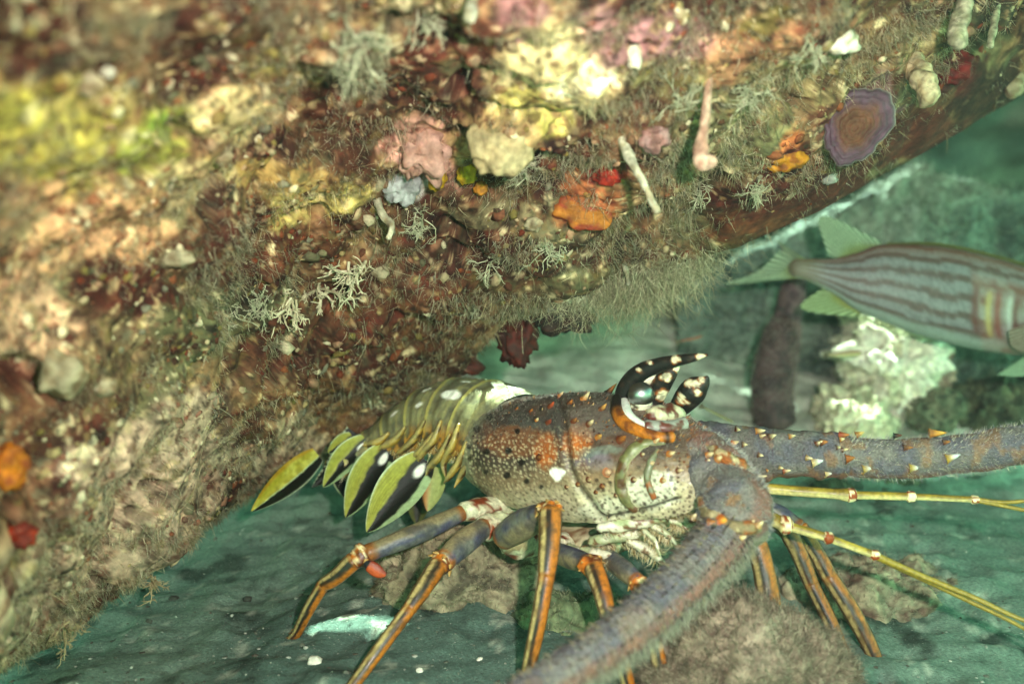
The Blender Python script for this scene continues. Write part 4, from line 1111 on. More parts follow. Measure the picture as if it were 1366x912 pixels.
for px, py, ln_, r, b_, t_ in [(897, 583, 14, 7, orange, lin("e0a848")), (918, 594, 14, 8, orange, cream), (921, 620, 14, 8, orange, cream), (945, 607, 12, 6, orange, cream), (958, 612, 12, 6, orange, cream), (910, 640, 12, 6, brown, cream),
                               (938, 640, 13, 6, lin("9a5a2a"), cream), (970, 640, 12, 6, orange, cream), (985, 625, 12, 6, orange, cream), (1006, 640, 14, 7, orange, cream), (963, 694, 13, 9, lin("b0521a"), lin("d88a30")), (948, 698, 12, 8, lin("8a4a20"), lin("b87a30")),
                               (988, 717, 11, 6, lin("b08a30"), cream), (1012, 700, 12, 6, lin("b08a50"), cream), (950, 660, 9, 5, brown, cream), (930, 668, 10, 5, lin("8a6a40"), cream), (925, 690, 10, 6, lin("8a6a40"), cream)]:
    surf_spine(ant, px, py, a_base + a_mid[1:], ln_, r, d3 + rng.normal(0, 0.15, 3), b_, t_)

for _ in range(26):
    q_ = (a_base + a_mid)[rng.integers(1, len(a_base + a_mid))]
    a_ = rng.uniform(0, 6.28); r_ = rng.uniform(0.2, 0.85) * q_[3]
    surf_spine(ant, q_[0] + r_ * math.cos(a_), q_[1] + r_ * math.sin(a_), a_base + a_mid[1:], rng.uniform(7, 12), rng.uniform(4, 6.5), d3 + rng.normal(0, 0.25, 3), [orange, brown, lin("8a6a40")][rng.integers(3)], cream)
for _ in range(14):
    q_ = (b_base + b_mid)[rng.integers(0, len(b_base + b_mid))]
    surf_spine(ant2, q_[0] + rng.uniform(-20, 20), q_[1] + rng.uniform(-0.8, 0.8) * q_[3], b_base + b_mid[1:] + b_fl[1:], rng.uniform(7, 12), rng.uniform(3.5, 5.5), fwd2 + rng.normal(0, 0.2, 3), [orange, brown, lin("8a6a40")][rng.integers(3)], cream)
def annule_col(U, T, P):
    c_ = mix(lin("a08a34"), lin("7a6420"), sstep(-0.3, 0.4, fbm(P, 0.8, 3, 210)))
    return mix(c_, lin("d8cc90"), 0.7 * sstep(0.6, 1.0, np.cos(T - 0.9)))
def antennule(segs, whips):
    o = None
    for sg in segs:
        t_ = tube("antennule" if o is None else "antennule_segment", sg, annule_col, M_LEG, lob if o is None else o, n=40, k=14, prof=lambda u: 0.92 + 0.35 * sstep(0.9, 1, u))
        o = o or t_
        q = sg[-1]
        tube("antennule_joint", [(q[0] - 3, q[1], q[2], q[3] * 1.35), (q[0] + 4, q[1], q[2], q[3] * 1.2)], lambda U, T, P: mix(lin("8a3a12"), lin("e8d8a8"), (P[:, 2] * 9 % 1 > 0.55).astype(float)), M_LEG, o, n=8, k=14)
    for w_ in whips:
        tube("antennule_whip", w_, lin("8a7428"), M_LEG, o, n=90, k=8)
antennule([[(940, 640, 50.2, 9), (1020, 651, 49.8, 8), (1135, 660, 49.0, 7.5)], [(1138, 660, 49.0, 6), (1215, 662, 48.6, 6)], [(1217, 662, 48.6, 5), (1300, 666, 48.2, 4.5)]],
          [[(1300, 666, 48.2, 3), (1366, 668, 47.6, 2.6), (1560, 640, 46, 1.6)], [(1300, 667, 48.2, 3), (1366, 680, 47.6, 2.6), (1560, 720, 46, 1.6)]])
antennule([[(965, 672, 49.0, 10), (1010, 684, 48.4, 10), (1048, 700, 47.8, 10)], [(1050, 701, 47.8, 7), (1105, 717, 47.4, 6.5)], [(1107, 718, 47.4, 6), (1167, 740, 47.0, 5.5)]],
          [[(1167, 740, 47.0, 4.8), (1230, 768, 46.6, 4.2), (1300, 797, 46, 3.6), (1380, 832, 45, 3), (1540, 880, 43, 2)], [(1167, 741, 47.0, 4.8), (1230, 771, 46.8, 4), (1290, 800, 46.4, 3.2), (1370, 840, 45.6, 2.6), (1500, 920, 44, 2)]])

# horns over the eyes
def horn_col(spots):
    def f(U, T, P):
        x_, y_, _ = proj(P); x_ = x_ + 3.0 * fbm(P, 0.3, 3, 240); y_ = y_ + 3.0 * fbm(P, 0.3, 3, 241)
        c_ = np.broadcast_to(lin("141210"), P.shape).copy()
        for sx, sy, rx, ry in spots:
            q = ((x_ - sx) / rx) ** 2 + ((y_ - sy) / ry) ** 2
            c_ = mix(c_, lin("8a4a16"), sstep(1.7, 1.1, q)); c_ = mix(c_, lin("d6caa8"), sstep(1.05, 0.8, q))
        c_ = mix(c_, lin("3a2c22"), 0.6 * sstep(0.2, 0.6, fbm(P, 0.25, 3, 242)))
        return c_
    return f
tube("horn", [(832, 566, 50.4, 13), (832, 540, 50.0, 14), (838, 516, 49.6, 14), (854, 497, 49.0, 12), (878, 487, 48.4, 10), (902, 481, 47.8, 8), (924, 477, 47.2, 6), (944, 473, 46.8, 1.2)],
     horn_col([(934, 475, 7, 6), (901, 480, 5, 5), (866, 483, 4, 3), (851, 493, 3, 3)]), M_HORN, lob, n=90, k=24)
tube("horn", [(868, 552, 49.8, 10), (874, 530, 49.6, 13), (884, 510, 49.2, 13), (894, 498, 48.8, 10), (904, 488, 48.6, 4)], horn_col([(888, 502, 8, 5), (858, 506, 13, 7), (886, 527, 8, 9), (903, 490, 5, 7)]), M_HORN, lob, n=60, k=24)
tube("horn", [(900, 552, 50.0, 10), (912, 536, 49.4, 16), (926, 520, 48.8, 18), (938, 510, 48.4, 10), (944, 503, 48.2, 3)], horn_col([(924, 511, 10, 5), (935, 506, 4, 5), (930, 524, 5, 5), (908, 532, 6, 6), (917, 536, 3, 3)]), M_HORN, lob, n=60, k=24)
tube("horn_web", [(842, 522, 49.9, 9), (858, 508, 49.7, 9), (876, 502, 49.5, 7)], lin("cfc9ae"), M_SHELL, lob, n=24, k=16)
V0, F0 = ICO[4]
ec = at(855, 526, 48.6)
eye = mesh("eye", ec + V0 * 17 * K * np.array([1, 0.9, 0.95]), F0, lin("0b0a09"), M_EYE, lob)
tube("eye_stalk", [(850, 552, 49.2, 14), (854, 540, 48.9, 16), (855, 532, 48.7, 15)], lambda U, T, P: mix(lin("c9c2a8"), lin("4a3a2c"), sstep(0.1, 0.4, fbm(P, 0.3, 3, 220))), M_SHELL, eye, n=20, k=24)
tube("eye_socket", [S(833, 536, 7), S(836, 552, 8), S(848, 563, 7), S(866, 571, 5)], lin("d6d6cc"), M_SHELL, lob, n=40, k=16)
tube("brow_ridge", [S(824, 532, 8, .1), S(824, 550, 9, .1), S(834, 565, 9, .15), S(856, 576, 8, .15), S(880, 583, 7.5, .15), S(897, 583, 8, .15)], lambda U, T, P: mix(mix(lin("1a1310"), mix(lin("b0661a"), lin("6a3410"), sstep(0.1, 0.6, fbm(P, 0.35, 4, 227))), sstep(0.15, 0.32, U)), lin("1d1410"), 0.95 * np.exp(-((U - 0.9) / 0.05) ** 2)), M_HORN, lob, n=60, k=20)
tube("face_plate", [S(866, 554, 11), S(885, 554, 14), S(905, 552, 13)], lambda U, T, P: mix(lin("b9b090"), lin("5a2418"), sstep(-0.1, 0.25, fbm(P, 0.45, 3, 221))), M_SHELL, lob, n=30, k=24, wob=0.25)
tube("face_plate", [S(862, 568, 8), S(888, 570, 10), S(912, 566, 9)], lambda U, T, P: mix(lin("5a2a20"), lin("8a8a80"), sstep(0.0, 0.3, fbm(P, 0.4, 3, 222))), M_SHELL, lob, n=30, k=24, wob=0.2)
# olive rim at the base of the antenna
tube("antenna_collar", [S(886, 590, 5), S(862, 592, 9, -.1), S(842, 604, 10, -.1), S(830, 632, 10, -.15), S(832, 658, 10, -.15), S(848, 680, 6)], lambda U, T, P: mix(mix(lin("6f6c42"), lin("5a3a20"), sstep(0.0, 0.4, fbm(P, 0.4, 4, 223))), lin("b0ab88"), 0.7 * sstep(0.7, 1, np.cos(T + 0.9 + 0.4 * fbm(P, 0.6, 2, 224)))) * (0.9 + 0.3 * fbm(P, 0.2, 2, 225))[:, None], M_SHELL, lob, n=70, k=24, wob=0.18)
tube("cheek_ridge", [S(878, 600, 3), S(868, 616, 5), S(864, 640, 5), S(872, 664, 4)], lambda U, T, P: mix(lin("6a6a50"), lin("8a4a20"), sstep(-0.1, 0.3, fbm(P, 0.4, 3, 226))), M_SHELL, lob, n=40, k=14, wob=0.3)
# mouthparts
mouth_c = lambda sd: (lambda U, T, P: mix(mix(lin("dcd8bc"), lin("a5ac80"), sstep(-0.2, 0.4, fbm(P, 0.6, 2, sd))), lin("6a3f1c"), 0.9 * sstep(0.35, 0.5, fbm(P, 0.35, 3, sd + 1))))
for i, q in enumerate([[(800, 704, 47.8, 9), (840, 698, 47.6, 14), (885, 690, 47.2, 9)], [(850, 690, 47.6, 7), (890, 680, 47.0, 9), (925, 676, 46.6, 6)], [(790, 722, 48.6, 10), (820, 716, 48.0, 12), (850, 712, 47.6, 9)],
                       [(840, 722, 47.8, 8), (866, 734, 47.4, 10), (886, 752, 47.0, 5)], [(780, 734, 49, 10), (812, 742, 48, 10), (832, 760, 47.4, 6)], [(872, 702, 47.4, 6), (890, 712, 47.0, 6), (902, 726, 46.8, 3)], [(760, 730, 49.6, 9), (776, 742, 48.8, 9), (784, 756, 48.4, 5)],
                       [(860, 708, 47.2, 5), (874, 722, 46.9, 5), (880, 740, 46.7, 3)], [(895, 694, 47.0, 5), (910, 700, 46.8, 5), (922, 712, 46.6, 3)]]):
    t_ = tube("mouthpart", q, mouth_c(230 + i), M_SHELL, lob, n=30, k=18, wob=0.2, flat=0.7)
    f_ = fur("mouth_bristles", t_, q, 160, 5, 14, ("c9b98a", "8a6a3a", "e0d6b0"), lower=-UP, width=0.8)

# ================================================================== the striped fish
fish = thing("squirrelfish", "red and silver striped fish with pale green fins hovering by the boulder", "fish", at(1290, 400, 74) - np.array([0, 0, 4]))
FD = 74.0
ftop = np.array([(1052, 353), (1060, 346), (1078, 345), (1110, 345), (1140, 338), (1175, 326), (1220, 326), (1270, 331), (1320, 342), (1366, 356), (1420, 378), (1470, 405), (1505, 432), (1520, 446)], float)
fbot = np.array([(1052, 363), (1060, 370), (1078, 375), (1110, 391), (1140, 412), (1175, 428), (1220, 445), (1270, 459), (1320, 469), (1366, 474), (1420, 474), (1470, 468), (1505, 460), (1520, 454)], float)
n_, k_ = 200, 80
T_, B_ = spline(ftop, n_), spline(fbot, n_)
mid_ = (T_ + B_) / 2; hh = np.hypot(*(T_ - B_).T) / 2
ang = np.linspace(-math.pi, math.pi, k_, endpoint=False)
xx = mid_[:, 0][:, None] + (T_ - mid_)[:, 0][:, None] * np.cos(ang); yy = mid_[:, 1][:, None] + (T_ - mid_)[:, 1][:, None] * np.cos(ang)
wd = hh * FD / FPX * 0.42
dd = FD + (np.linspace(1.0, -2.0, n_))[:, None] - wd[:, None] * np.sign(np.sin(ang)) * np.abs(np.sin(ang)) ** 0.8
FV = at(xx, yy, dd).reshape(-1, 3)
fu = np.repeat(np.linspace(0, 1, n_), k_); fv = np.tile(np.cos(ang), n_)
fxp = np.repeat(mid_[:, 0], k_)
jit = 0.035 * fbm(FV, 1.0, 3, 300)
ph = (np.arcsin(np.clip(fv + jit, -1, 1)) / 1.5708 + 0.06 * np.sin(fu * 3.0)) * 8.0
stripe = sstep(0.05, 0.55, np.sin(ph * math.pi))
fc = mix(lin("747072"), lin("4a2a20"), 0.85 * stripe)
sc1, sc2, scid = cells(np.stack([xx.ravel() / 7.5, yy.ravel() / 5.0], 1), 301)
fc = fc * (0.78 + 0.3 * sstep(0.05, 0.3, sc2 - sc1))[:, None]
fc = mix(fc, lin("7a4a3a"), 0.55 * sstep(0.65, 0.95, fv)); fc = mix(fc, lin("8f9a90"), 0.8 * sstep(-0.62, -0.9, fv))
fc = mix(fc, lin("6a6038"), 0.5 * sstep(1110, 1070, fxp))
head = sstep(1296, 1306, fxp + 10 * fv)
hc = mix(lin("7a4434"), lin("94867c"), sstep(-0.15, 0.4, fbm(FV, 1.2, 3, 303)))
fc = mix(fc, hc, head * sstep(0.75, 0.45, fv) * 0.6)
for hx0, wdt, tonec in ((1300, 5, "5a1a10"), (1318, 4, "b09a5c"), (1330, 5, "7a2a1a"), (1346, 4, "b5b5ac"), (1354, 4, "5c2418")):
    xb = hx0 + 16 * (fv + 0.2) ** 2
    fc = mix(fc, lin(tonec), 0.85 * np.exp(-((fxp - xb) / wdt) ** 2) * sstep(0.35, 0.15, fv) * sstep(-0.75, -0.6, fv))
body = mesh("body", FV, grid_faces(n_, k_, True), fc, M_FISH, fish)
def fin(name, base, edge, d0, d1, col, rays=16, parent=fish):
    """fin membrane between a base line and an outer edge, with raised rays"""
    m_, r_ = 24, rays * 6
    b_, e_ = spline(np.array(base, float), r_), spline(np.array(edge, float), r_)
    f = np.linspace(0, 1, m_)[:, None]
    px_ = b_[None, :, 0] * (1 - f) + e_[None, :, 0] * f; py_ = b_[None, :, 1] * (1 - f) + e_[None, :, 1] * f
    ray = np.cos(np.arange(r_) / 6 * 2 * math.pi)[None]
    dep = d0 + (d1 - d0) * f - 0.09 * ray * (1 - 0.5 * f)
    A = at(px_, py_, dep).reshape(-1, 3); Bk = at(px_, py_, dep + 0.05).reshape(-1, 3)
    rr = np.tile(ray.ravel(), m_); ff_ = np.repeat(f.ravel(), r_)
    c_ = mix(np.broadcast_to(lin(col[0]), A.shape), lin(col[1]), sstep(-0.2, 0.7, rr)) * (0.72 + 0.28 * rr)[:, None]
    c_ = mix(c_, lin(col[2]), 0.7 * sstep(0.35, 0.0, ff_))
    Fc = grid_faces(m_, r_)
    return mesh(name, np.vstack([A, Bk]), np.vstack([Fc, Fc[:, ::-1] + len(A)]), np.vstack([c_, c_]), M_FISHFIN, parent)
fg = ("b0cca6", "dce8cc", "a8b05c")
fin("tail_fin", [(1078, 348), (1066, 350), (1056, 356)], [(1034, 318), (1043, 332), (1046, 350)], FD + 1, FD + 2.0, fg, 9)
fin("tail_fin", [(1066, 350), (1056, 360), (1072, 371)], [(1040, 334), (1010, 362), (964, 379)], FD + 1, FD + 1.6, fg, 10)
fin("tail_fin", [(1060, 360), (1062, 366), (1068, 370)], [(964, 379), (1000, 378), (1040, 371)], FD + 1.05, FD + 1.65, fg, 8)
fin("dorsal_fin", [(1120, 346), (1145, 337), (1178, 327)], [(1104, 340), (1096, 288), (1176, 322)], FD + 0.4, FD + 0.6, fg, 14)
fin("spiny_fin", [(1180, 327), (1260, 330), (1366, 357), (1420, 380)], [(1184, 323), (1262, 325), (1366, 350), (1424, 372)], FD - 0.5, FD - 0.5, ("7a7a40", "8c864a", "5a5a3a"), 70)
fin("anal_fin", [(1108, 386), (1126, 400), (1148, 418)], [(1106, 378), (1069, 411), (1146, 424)], FD + 0.3, FD + 0.5, ("b5c890", "dde6b8", "c0b850"), 12)
fin("pelvic_fin", [(1375, 470), (1400, 472), (1425, 470)], [(1330, 500), (1360, 502), (1400, 495)], FD - 2.0, FD - 2.4, fg, 10)
fin("pectoral_fin", [(1400, 425), (1404, 438), (1404, 450)], [(1345, 440), (1350, 462), (1372, 472)], FD - 3.2, FD - 4.2, ("b08a7a", "c9b0a0", "a0604a"), 10)
for sd in (1, -1):
    ey = at(1462, 418, FD - 1.9 - (0.55 if sd > 0 else -1.9))
    e_ = mesh("eye", ey + ICO[3][0] * 1.15 * np.array([1, 0.45, 1]), ICO[3][1], lin("c9b8a8"), M_EYE, fish)
    mesh("pupil", ey + np.array([0, -0.25 * sd, 0]) + ICO[3][0] * 0.7 * np.array([1, 0.45, 1]), ICO[3][1], lin("0a0808"), M_EYE, e_)
tube("lips", [(1496, 452, FD - 1.9, 4), (1514, 451, FD - 2.0, 5), (1524, 449, FD - 2.0, 4)], lin("a8604c"), M_FISH, fish, n=12, k=12)

# ================================================================== growths on the ledge
def tone_noise(a, b, size, seed, lo=-0.2, hi=0.4):
    return lambda U, T, P: mix(lin(a), lin(b), sstep(lo, hi, fbm(P, size, 3, seed)))
def ldepth(px, py):
    return ldd[on_ledge(px, py)]
def stalk(name, label, cat, pts, tones, group=None, mat=M_PALE, k=24, wob=0.32):
    """a stalk rooted on the ledge; pts: px, py, radius, how far it stands off the rock (cm)"""
    d0 = min(ldepth(pts[0][0], pts[0][1]), ldepth(pts[-1][0], pts[-1][1]))
    ctrl = [(p[0], p[1], d0 - p[3], p[2]) for p in pts]
    V, F, U, T = tube_arrays(ctrl, n=40, k=k, wob=wob, seed=int(pts[0][0]))
    o = mesh(name, V, F, tone_noise(tones[0], tones[1], 0.3, int(pts[0][0]))(U, T, V) * (0.62 + 0.3 * fbm(V, 0.25, 3, 9))[:, None], mat, origin=at(*ctrl[0][:3]))
    return tag(o, label, cat, group)
stalk("worm_tube", "long thin white tube hanging beside the orange red sponge", "worm tube", [(828, 182, 7, -0.3), (845, 220, 6, 0.6), (862, 252, 5.5, 1.0), (877, 282, 5.5, 1.2)], ("d9cfb4", "b5a586"))
stalk("worm_tube", "pinkish tube with a bulbed end hanging over the brown lip", "worm tube", [(946, 105, 5, -0.3), (942, 145, 7, 0.6), (936, 195, 9, 1.0), (938, 214, 13, 1.2), (952, 216, 9, 1.4)], ("dcb49c", "c0907a"))
stalk("worm_tube", "fat cream stub with a cut square end above the crimson sponge", "worm tube", [(1216, 82, 15, -0.3), (1230, 108, 16, 0.8), (1241, 132, 15, 1.2)], ("d8c49c", "b8a078"))
stalk("worm_tube", "pale swollen tube at the top of the ledge beside the dark hollow", "worm tube", [(1284, -10, 12, -0.3), (1284, 20, 11, 0.6), (1276, 46, 14, 1.0), (1282, 60, 10, 1.2)], ("c9bfa0", "a09878"))
stalk("worm_tube", "slim pale tube at the rim of the dark hollow", "worm tube", [(1330, 8, 5, -0.2), (1326, 35, 5, 0.6), (1321, 62, 4.5, 1.0)], ("bcb894", "9a9676"))
stalk("worm_tube", "thin tube dangling above the fuzzy hydroid bush", "worm tube", [(832, 350, 3, -0.2), (836, 364, 3, 0.4), (838, 380, 3, 0.6)], ("c9c0a4", "a59a7c"))
stalk("worm_tube", "small crooked pale tube below the yellow crust", "worm tube", [(503, 265, 5, -0.2), (510, 285, 5, 0.5), (522, 302, 5, 0.9), (518, 318, 4, 1.0)], ("d9ccae", "b09c78"))
stalk("worm_tube", "upright pale tube at the top of the ledge between red crusts", "worm tube", [(628, -8, 8, -0.2), (629, 10, 8, 0.6), (626, 26, 7, 0.9)], ("d9d4bc", "b5ab8c"))

def blob(name, label, cat, px, py, rx, ry, tones, group=None, out=0.5, rough=0.25, mat=M_SOFT, seed=1, depth=None, level=4, squash=0.7, size=0.5):
    rough = rough * 1.3
    d = (ldepth(px, py) if depth is None else depth)
    V0, F0 = ICO[level]
    sc_ = d / FPX
    r = 1 + rough * fbm(V0 * 2 + seed * 3.7, 1.0, 3, seed)
    L_ = V0 * r[:, None]
    rz = squash * (rx + ry) / 2
    V = at(px, py, d - out) + (L_[:, :1] * RIGHT * rx + L_[:, 1:2] * UP * ry + L_[:, 2:] * (-FWD) * rz) * sc_
    V = V + unit(V - at(px, py, d - out)) * (0.06 * min(rx, ry) * sc_ * fbm(V, 0.25, 3, seed + 8))[:, None]
    c_ = mix(lin(tones[0]), lin(tones[1]), sstep(-0.2, 0.4, fbm(V, size * 0.7, 4, seed + 5))) * (0.82 + 0.35 * fbm(V, 0.3, 3, seed + 6))[:, None]
    o = mesh(name, V, F0, c_, mat, origin=at(px, py, d))
    return tag(o, label, cat, group)
blob("sea_squirt", "bright yellow sea squirt below the pink crust, the longer of two", "sea squirt", 583, 235, 12, 19, ("c9a01c", "b08610"), seed=2)
blob("sea_squirt", "bright yellow sea squirt next to a longer one under the cream fold", "sea squirt", 624, 231, 13, 15, ("c9a822", "a88412"), seed=3)
blob("sea_squirt", "small orange sea squirt below the pair of yellow ones", "sea squirt", 641, 252, 9, 9, ("b5741c", "8a5a14"), seed=4)
blob("orange_sponge", "orange sponge lobe low on the ledge above the redder one", "sponge", 8, 624, 26, 32, ("b8660f", "8a3c0a"), seed=5, out=0.3)
blob("orange_sponge", "dark red orange sponge low on the ledge below the orange one", "sponge", 22, 714, 30, 18, ("8a2408", "5a1406"), seed=6, out=0.3)
blob("red_sponge", "small scarlet sponge at the head of the hanging white tube", "sponge", 811, 234, 20, 12, ("9a2410", "70160c"), seed=7, out=0.3)
blob("orange_sponge", "flat orange yellow sponge patch beside the scarlet one", "sponge", 782, 272, 40, 34, ("a8641e", "8a3420"), seed=8, out=-0.6, rough=0.18, squash=0.4)
blob("orange_sponge", "amber sponge patch beside the purple shell", "sponge", 1048, 212, 24, 17, ("b07414", "8a4c10"), seed=9, out=-0.1)
blob("red_sponge", "crimson sponge under the dark hollow at the end of the ledge", "sponge", 1272, 92, 26, 22, ("6c1410", "4a0e0c"), seed=10, out=0.0)
blob("red_sponge", "dark red lobed sponge hanging free under the ledge", "sponge", 690, 452, 26, 36, ("38130c", "5a1c10"), seed=11, depth=62, rough=0.45)
blob("red_sponge", "small red brown sponge bud above the hanging lobe", "sponge", 684, 418, 20, 26, ("5a1c10", "3c1810"), seed=12, depth=61.5, rough=0.45)
blob("red_sponge", "flat red brown sponge on the underside beside the hanging lobe", "sponge", 646, 438, 22, 14, ("5a2012", "2e120c"), seed=13, depth=62.5, rough=0.45)
blob("red_sponge", "blackish red sponge tucked in over the lobster's tail", "sponge", 600, 482, 30, 22, ("3a1a10", "5a2414"), seed=14, depth=65, rough=0.5)
blob("red_sponge", "blackish sponge clump under the lip beside the hydroid bush", "sponge", 742, 420, 34, 20, ("241a16", "3c2018"), seed=15, depth=60, rough=0.6)
blob("cream_crust", "smooth cream fold of crust under the pale bright patch", "crust", 668, 196, 44, 42, ("a8926a", "c0aa80"), seed=16, out=-0.3, rough=0.2, squash=0.6, mat=M_PALE)
blob("pink_crust", "bumpy pale pink crust above the yellow sea squirts", "crust", 560, 200, 34, 44, ("c09484", "a87a68"), seed=17, out=-0.2, rough=0.4, squash=0.6, mat=M_PALE)
blob("pink_crust", "small mauve pink knob beside the hanging white tube", "crust", 872, 184, 20, 17, ("a07a76", "8a5f58"), seed=18, out=0.2, mat=M_PALE)
blob("grey_crust", "bluish grey plate under the pink crust", "crust", 534, 250, 24, 22, ("a8a8a6", "8c8a88"), seed=19, out=0.1, mat=M_PALE)
for i, (px, py, rx, ry, lb) in enumerate([(1124, 56, 22, 17, "white oval barnacle above the purple shell"), (846, 76, 10, 17, "small white upright barnacle in the mauve crust"), (82, 498, 32, 30, "round pale tan barnacle beside the deep slot in the ledge"),
                                          (135, 515, 18, 14, "small tan barnacle next to the round one"), (122, 112, 16, 14, "cream barnacle above the yellow green crust"), (145, 96, 9, 8, "tiny white barnacle above the yellow green crust"), (295, 210, 14, 10, "small tan barnacle in the long yellow crust"),
                                          (1352, 112, 14, 16, "pale round barnacle under the far end of the ledge"), (235, 345, 22, 12, "pale flat barnacle over the red brown patch"), (712, 300, 12, 9, "little white barnacle over the underside fuzz"), (508, 362, 13, 9, "pale ring shaped barnacle beside the branching bryozoan")]):
    blob("barnacle", lb, "barnacle", px, py, rx, ry, ("a8987a", "80694c") if i not in (0, 1, 5) else ("e4dcc6", "c9bc9c"), seed=30 + i, out=0.15, mat=M_PALE, level=3)
# the purple shell: a shallow dome with a pale rim
sd_ = min(ldepth(x_, y_) for x_, y_ in ((1140, 175), (1100, 170), (1180, 170), (1140, 125), (1140, 220))) + 0.1
u = np.linspace(0, 1, 24); a = np.linspace(0, 2 * math.pi, 60, endpoint=False)
rad = 1 + 0.07 * np.sin(3 * a) + 0.14 * np.cos(a - 1.0) + 0.04 * np.sin(7 * a + 1) + 0.025 * np.sin(17 * a)
sx = 1140 + 46 * u[:, None] * np.cos(a) * rad + 14 * u[:, None] * np.sin(a); sy = 172 - 52 * u[:, None] * np.sin(a) * rad
V = at(sx, sy, sd_ - 0.45 * np.sqrt(np.clip(1 - u[:, None] ** 2, 0, 1)) + 0.05 * np.sin(a * 13) * u[:, None] + 0.08 * np.sin(u[:, None] * 40)).reshape(-1, 3)
U = np.repeat(u, 60)
c_ = mix(mix(lin("5a3826"), lin("4e3844"), sstep(0.3, 0.8, U + 0.3 * fbm(V, 1.0, 3, 400))), lin("8a8078"), 0.8 * sstep(0.95, 1.0, U)) * (0.95 + 0.35 * fbm(V, 0.5, 4, 401))[:, None]
tag(mesh("shell", V, grid_faces(24, 60, True), c_, M_SOFT, origin=at(1140, 175, sd_)), "flat purple brown shell with a pale rim clamped to the ledge", "shell")
blob("grey_barnacle", "small pale grey barnacle at the lower rim of the purple shell", "barnacle", 1104, 236, 11, 9, ("a8a49c", "8c8880"), seed=60, out=0.7, mat=M_PALE, level=3)

def branching(name, label, px, py, size, n, tones, cat, group=None, direction=(0, -1), depth=None, thick=1.6, levels=3, spread=0.7, seed=0, out=0.2):
    """a twiggy colony: forking tapered twigs from one root. size in px"""
    rg = np.random.default_rng(seed + 500)
    d0 = (ldepth(px, py) if depth is None else depth) - out
    sc_ = d0 / FPX
    base = at(px, py, d0)
    mainv = unit(RIGHT * direction[0] - UP * (-direction[1]) * -1 if False else RIGHT * direction[0] + UP * direction[1] - FWD * 0.7)
    parts = []
    def twig(p, v, ln, w, lv):
        q = [p]
        vv = v
        for _ in range(3):
            vv = unit(vv + rg.normal(0, 0.18, 3)); q.append(q[-1] + vv * ln / 3)
        q = np.array(q)
        x_, y_, _ = basis(unit(q[-1] - q[0]))
        aa_ = np.linspace(0, 2 * math.pi, 6, endpoint=False)
        ww = w * np.array([1, 0.9, 0.85, 0.7])
        P = q[:, None] + ww[:, None, None] * (np.cos(aa_)[None, :, None] * x_ + np.sin(aa_)[None, :, None] * y_)
        tip = q[-1] + vv * w
        vs = np.vstack([P.reshape(-1, 3), tip[None]])
        fs4 = grid_faces(4, 6, True); fs3 = np.array([[18 + j, 18 + (j + 1) % 6, 24] for j in range(6)])
        cc = mix(lin(tones[0]), lin(tones[1]), np.full(len(vs), rg.uniform(0, 1)))
        parts.append((vs, [fs4, fs3], cc))
        if lv > 0:
            for _ in range(rg.integers(2, 4)):
                k = rg.integers(1, 4)
                twig(q[k], unit(vv + rg.normal(0, spread, 3)), ln * rg.uniform(0.5, 0.8), w * 0.72, lv - 1)
    for _ in range(n):
        twig(base + rg.normal(0, 0.1 * size * sc_, 3), unit(mainv + rg.normal(0, spread, 3)), size * sc_ * rg.uniform(0.35, 0.6), thick * sc_, levels - 1)
    V, F, C = merge(parts)
    o = mesh(name, V, F, C, M_PALE, origin=base)
    return tag(o, label, cat, group)
BR = ("d0c4a4", "a09474")
for i, (px, py, sz, n_, th_, dr, lb) in enumerate([
    (470, 352, 60, 6, 4.0, (-0.6, -0.7), "cream branching bryozoan with stubby twigs under the yellow crust"), (430, 385, 46, 6, 3.6, (-0.3, -0.9), "hanging cream bryozoan beside the stubby twigged one"), (388, 395, 56, 7, 3.6, (0.0, -1), "pale bryozoan tuft hanging down over the red mottled rock"),
    (480, 60, 70, 8, 2.6, (0.1, -1), "greyish feathery hydroid fan high on the ledge"), (300, 400, 50, 9, 1.6, (0.1, -1), "grey green hydroid tuft in the shaded fold"), (345, 405, 50, 9, 1.6, (0.2, -1), "grey green hydroid tuft next to the shaded fold's edge"),
    (735, 330, 40, 7, 1.8, (0.1, -1), "pale wiry tuft hanging where the underside begins"), (655, 345, 40, 7, 1.8, (0, -1), "pale wiry tuft over the dark hanging sponge"), (905, 140, 60, 9, 1.8, (0.1, 1), "upright pale green tuft above the mauve knob"),
    (995, 120, 50, 8, 1.8, (0.1, -1), "grey green wiry tuft beside the pink bulbed tube"), (930, 250, 46, 8, 1.6, (0.1, -1), "wiry tuft hanging below the pink bulbed tube"), (700, 215, 46, 9, 1.8, (0.1, -1), "pale whiskery tuft under the cream fold"),
    (560, 290, 44, 7, 1.8, (-0.1, -1), "pale whiskery tuft under the yellow sea squirts"), (1085, 60, 46, 7, 2.0, (0, -1), "tan whiskery tuft beside the white oval barnacle"), (205, 770, 40, 5, 2.2, (0.3, -1), "stringy tan tuft trailing from the low edge of the ledge"), (90, 830, 50, 5, 2.4, (0.4, -1), "stringy tan tuft trailing over the sand from the ledge"),
    (1000, 250, 44, 8, 1.6, (0.1, -0.8), "fine tuft at the edge of the brown smooth strip"), (560, 20, 50, 6, 2.4, (0.2, -1), "pale stringy tuft at the top of the ledge"), (30, 300, 50, 6, 2.4, (0.3, -1), "tan stringy tuft below the yellow green crust")]):
    branching("bryozoan_tuft", lb, px, py, sz, n_, BR if i < 3 else (("b5b094", "8a8a6c") if i not in (14, 15, 18) else ("b09a74", "8a7454")), "tuft", "wiry tufts growing on the ledge", dr, thick=th_ * 0.55, seed=i, levels=4)

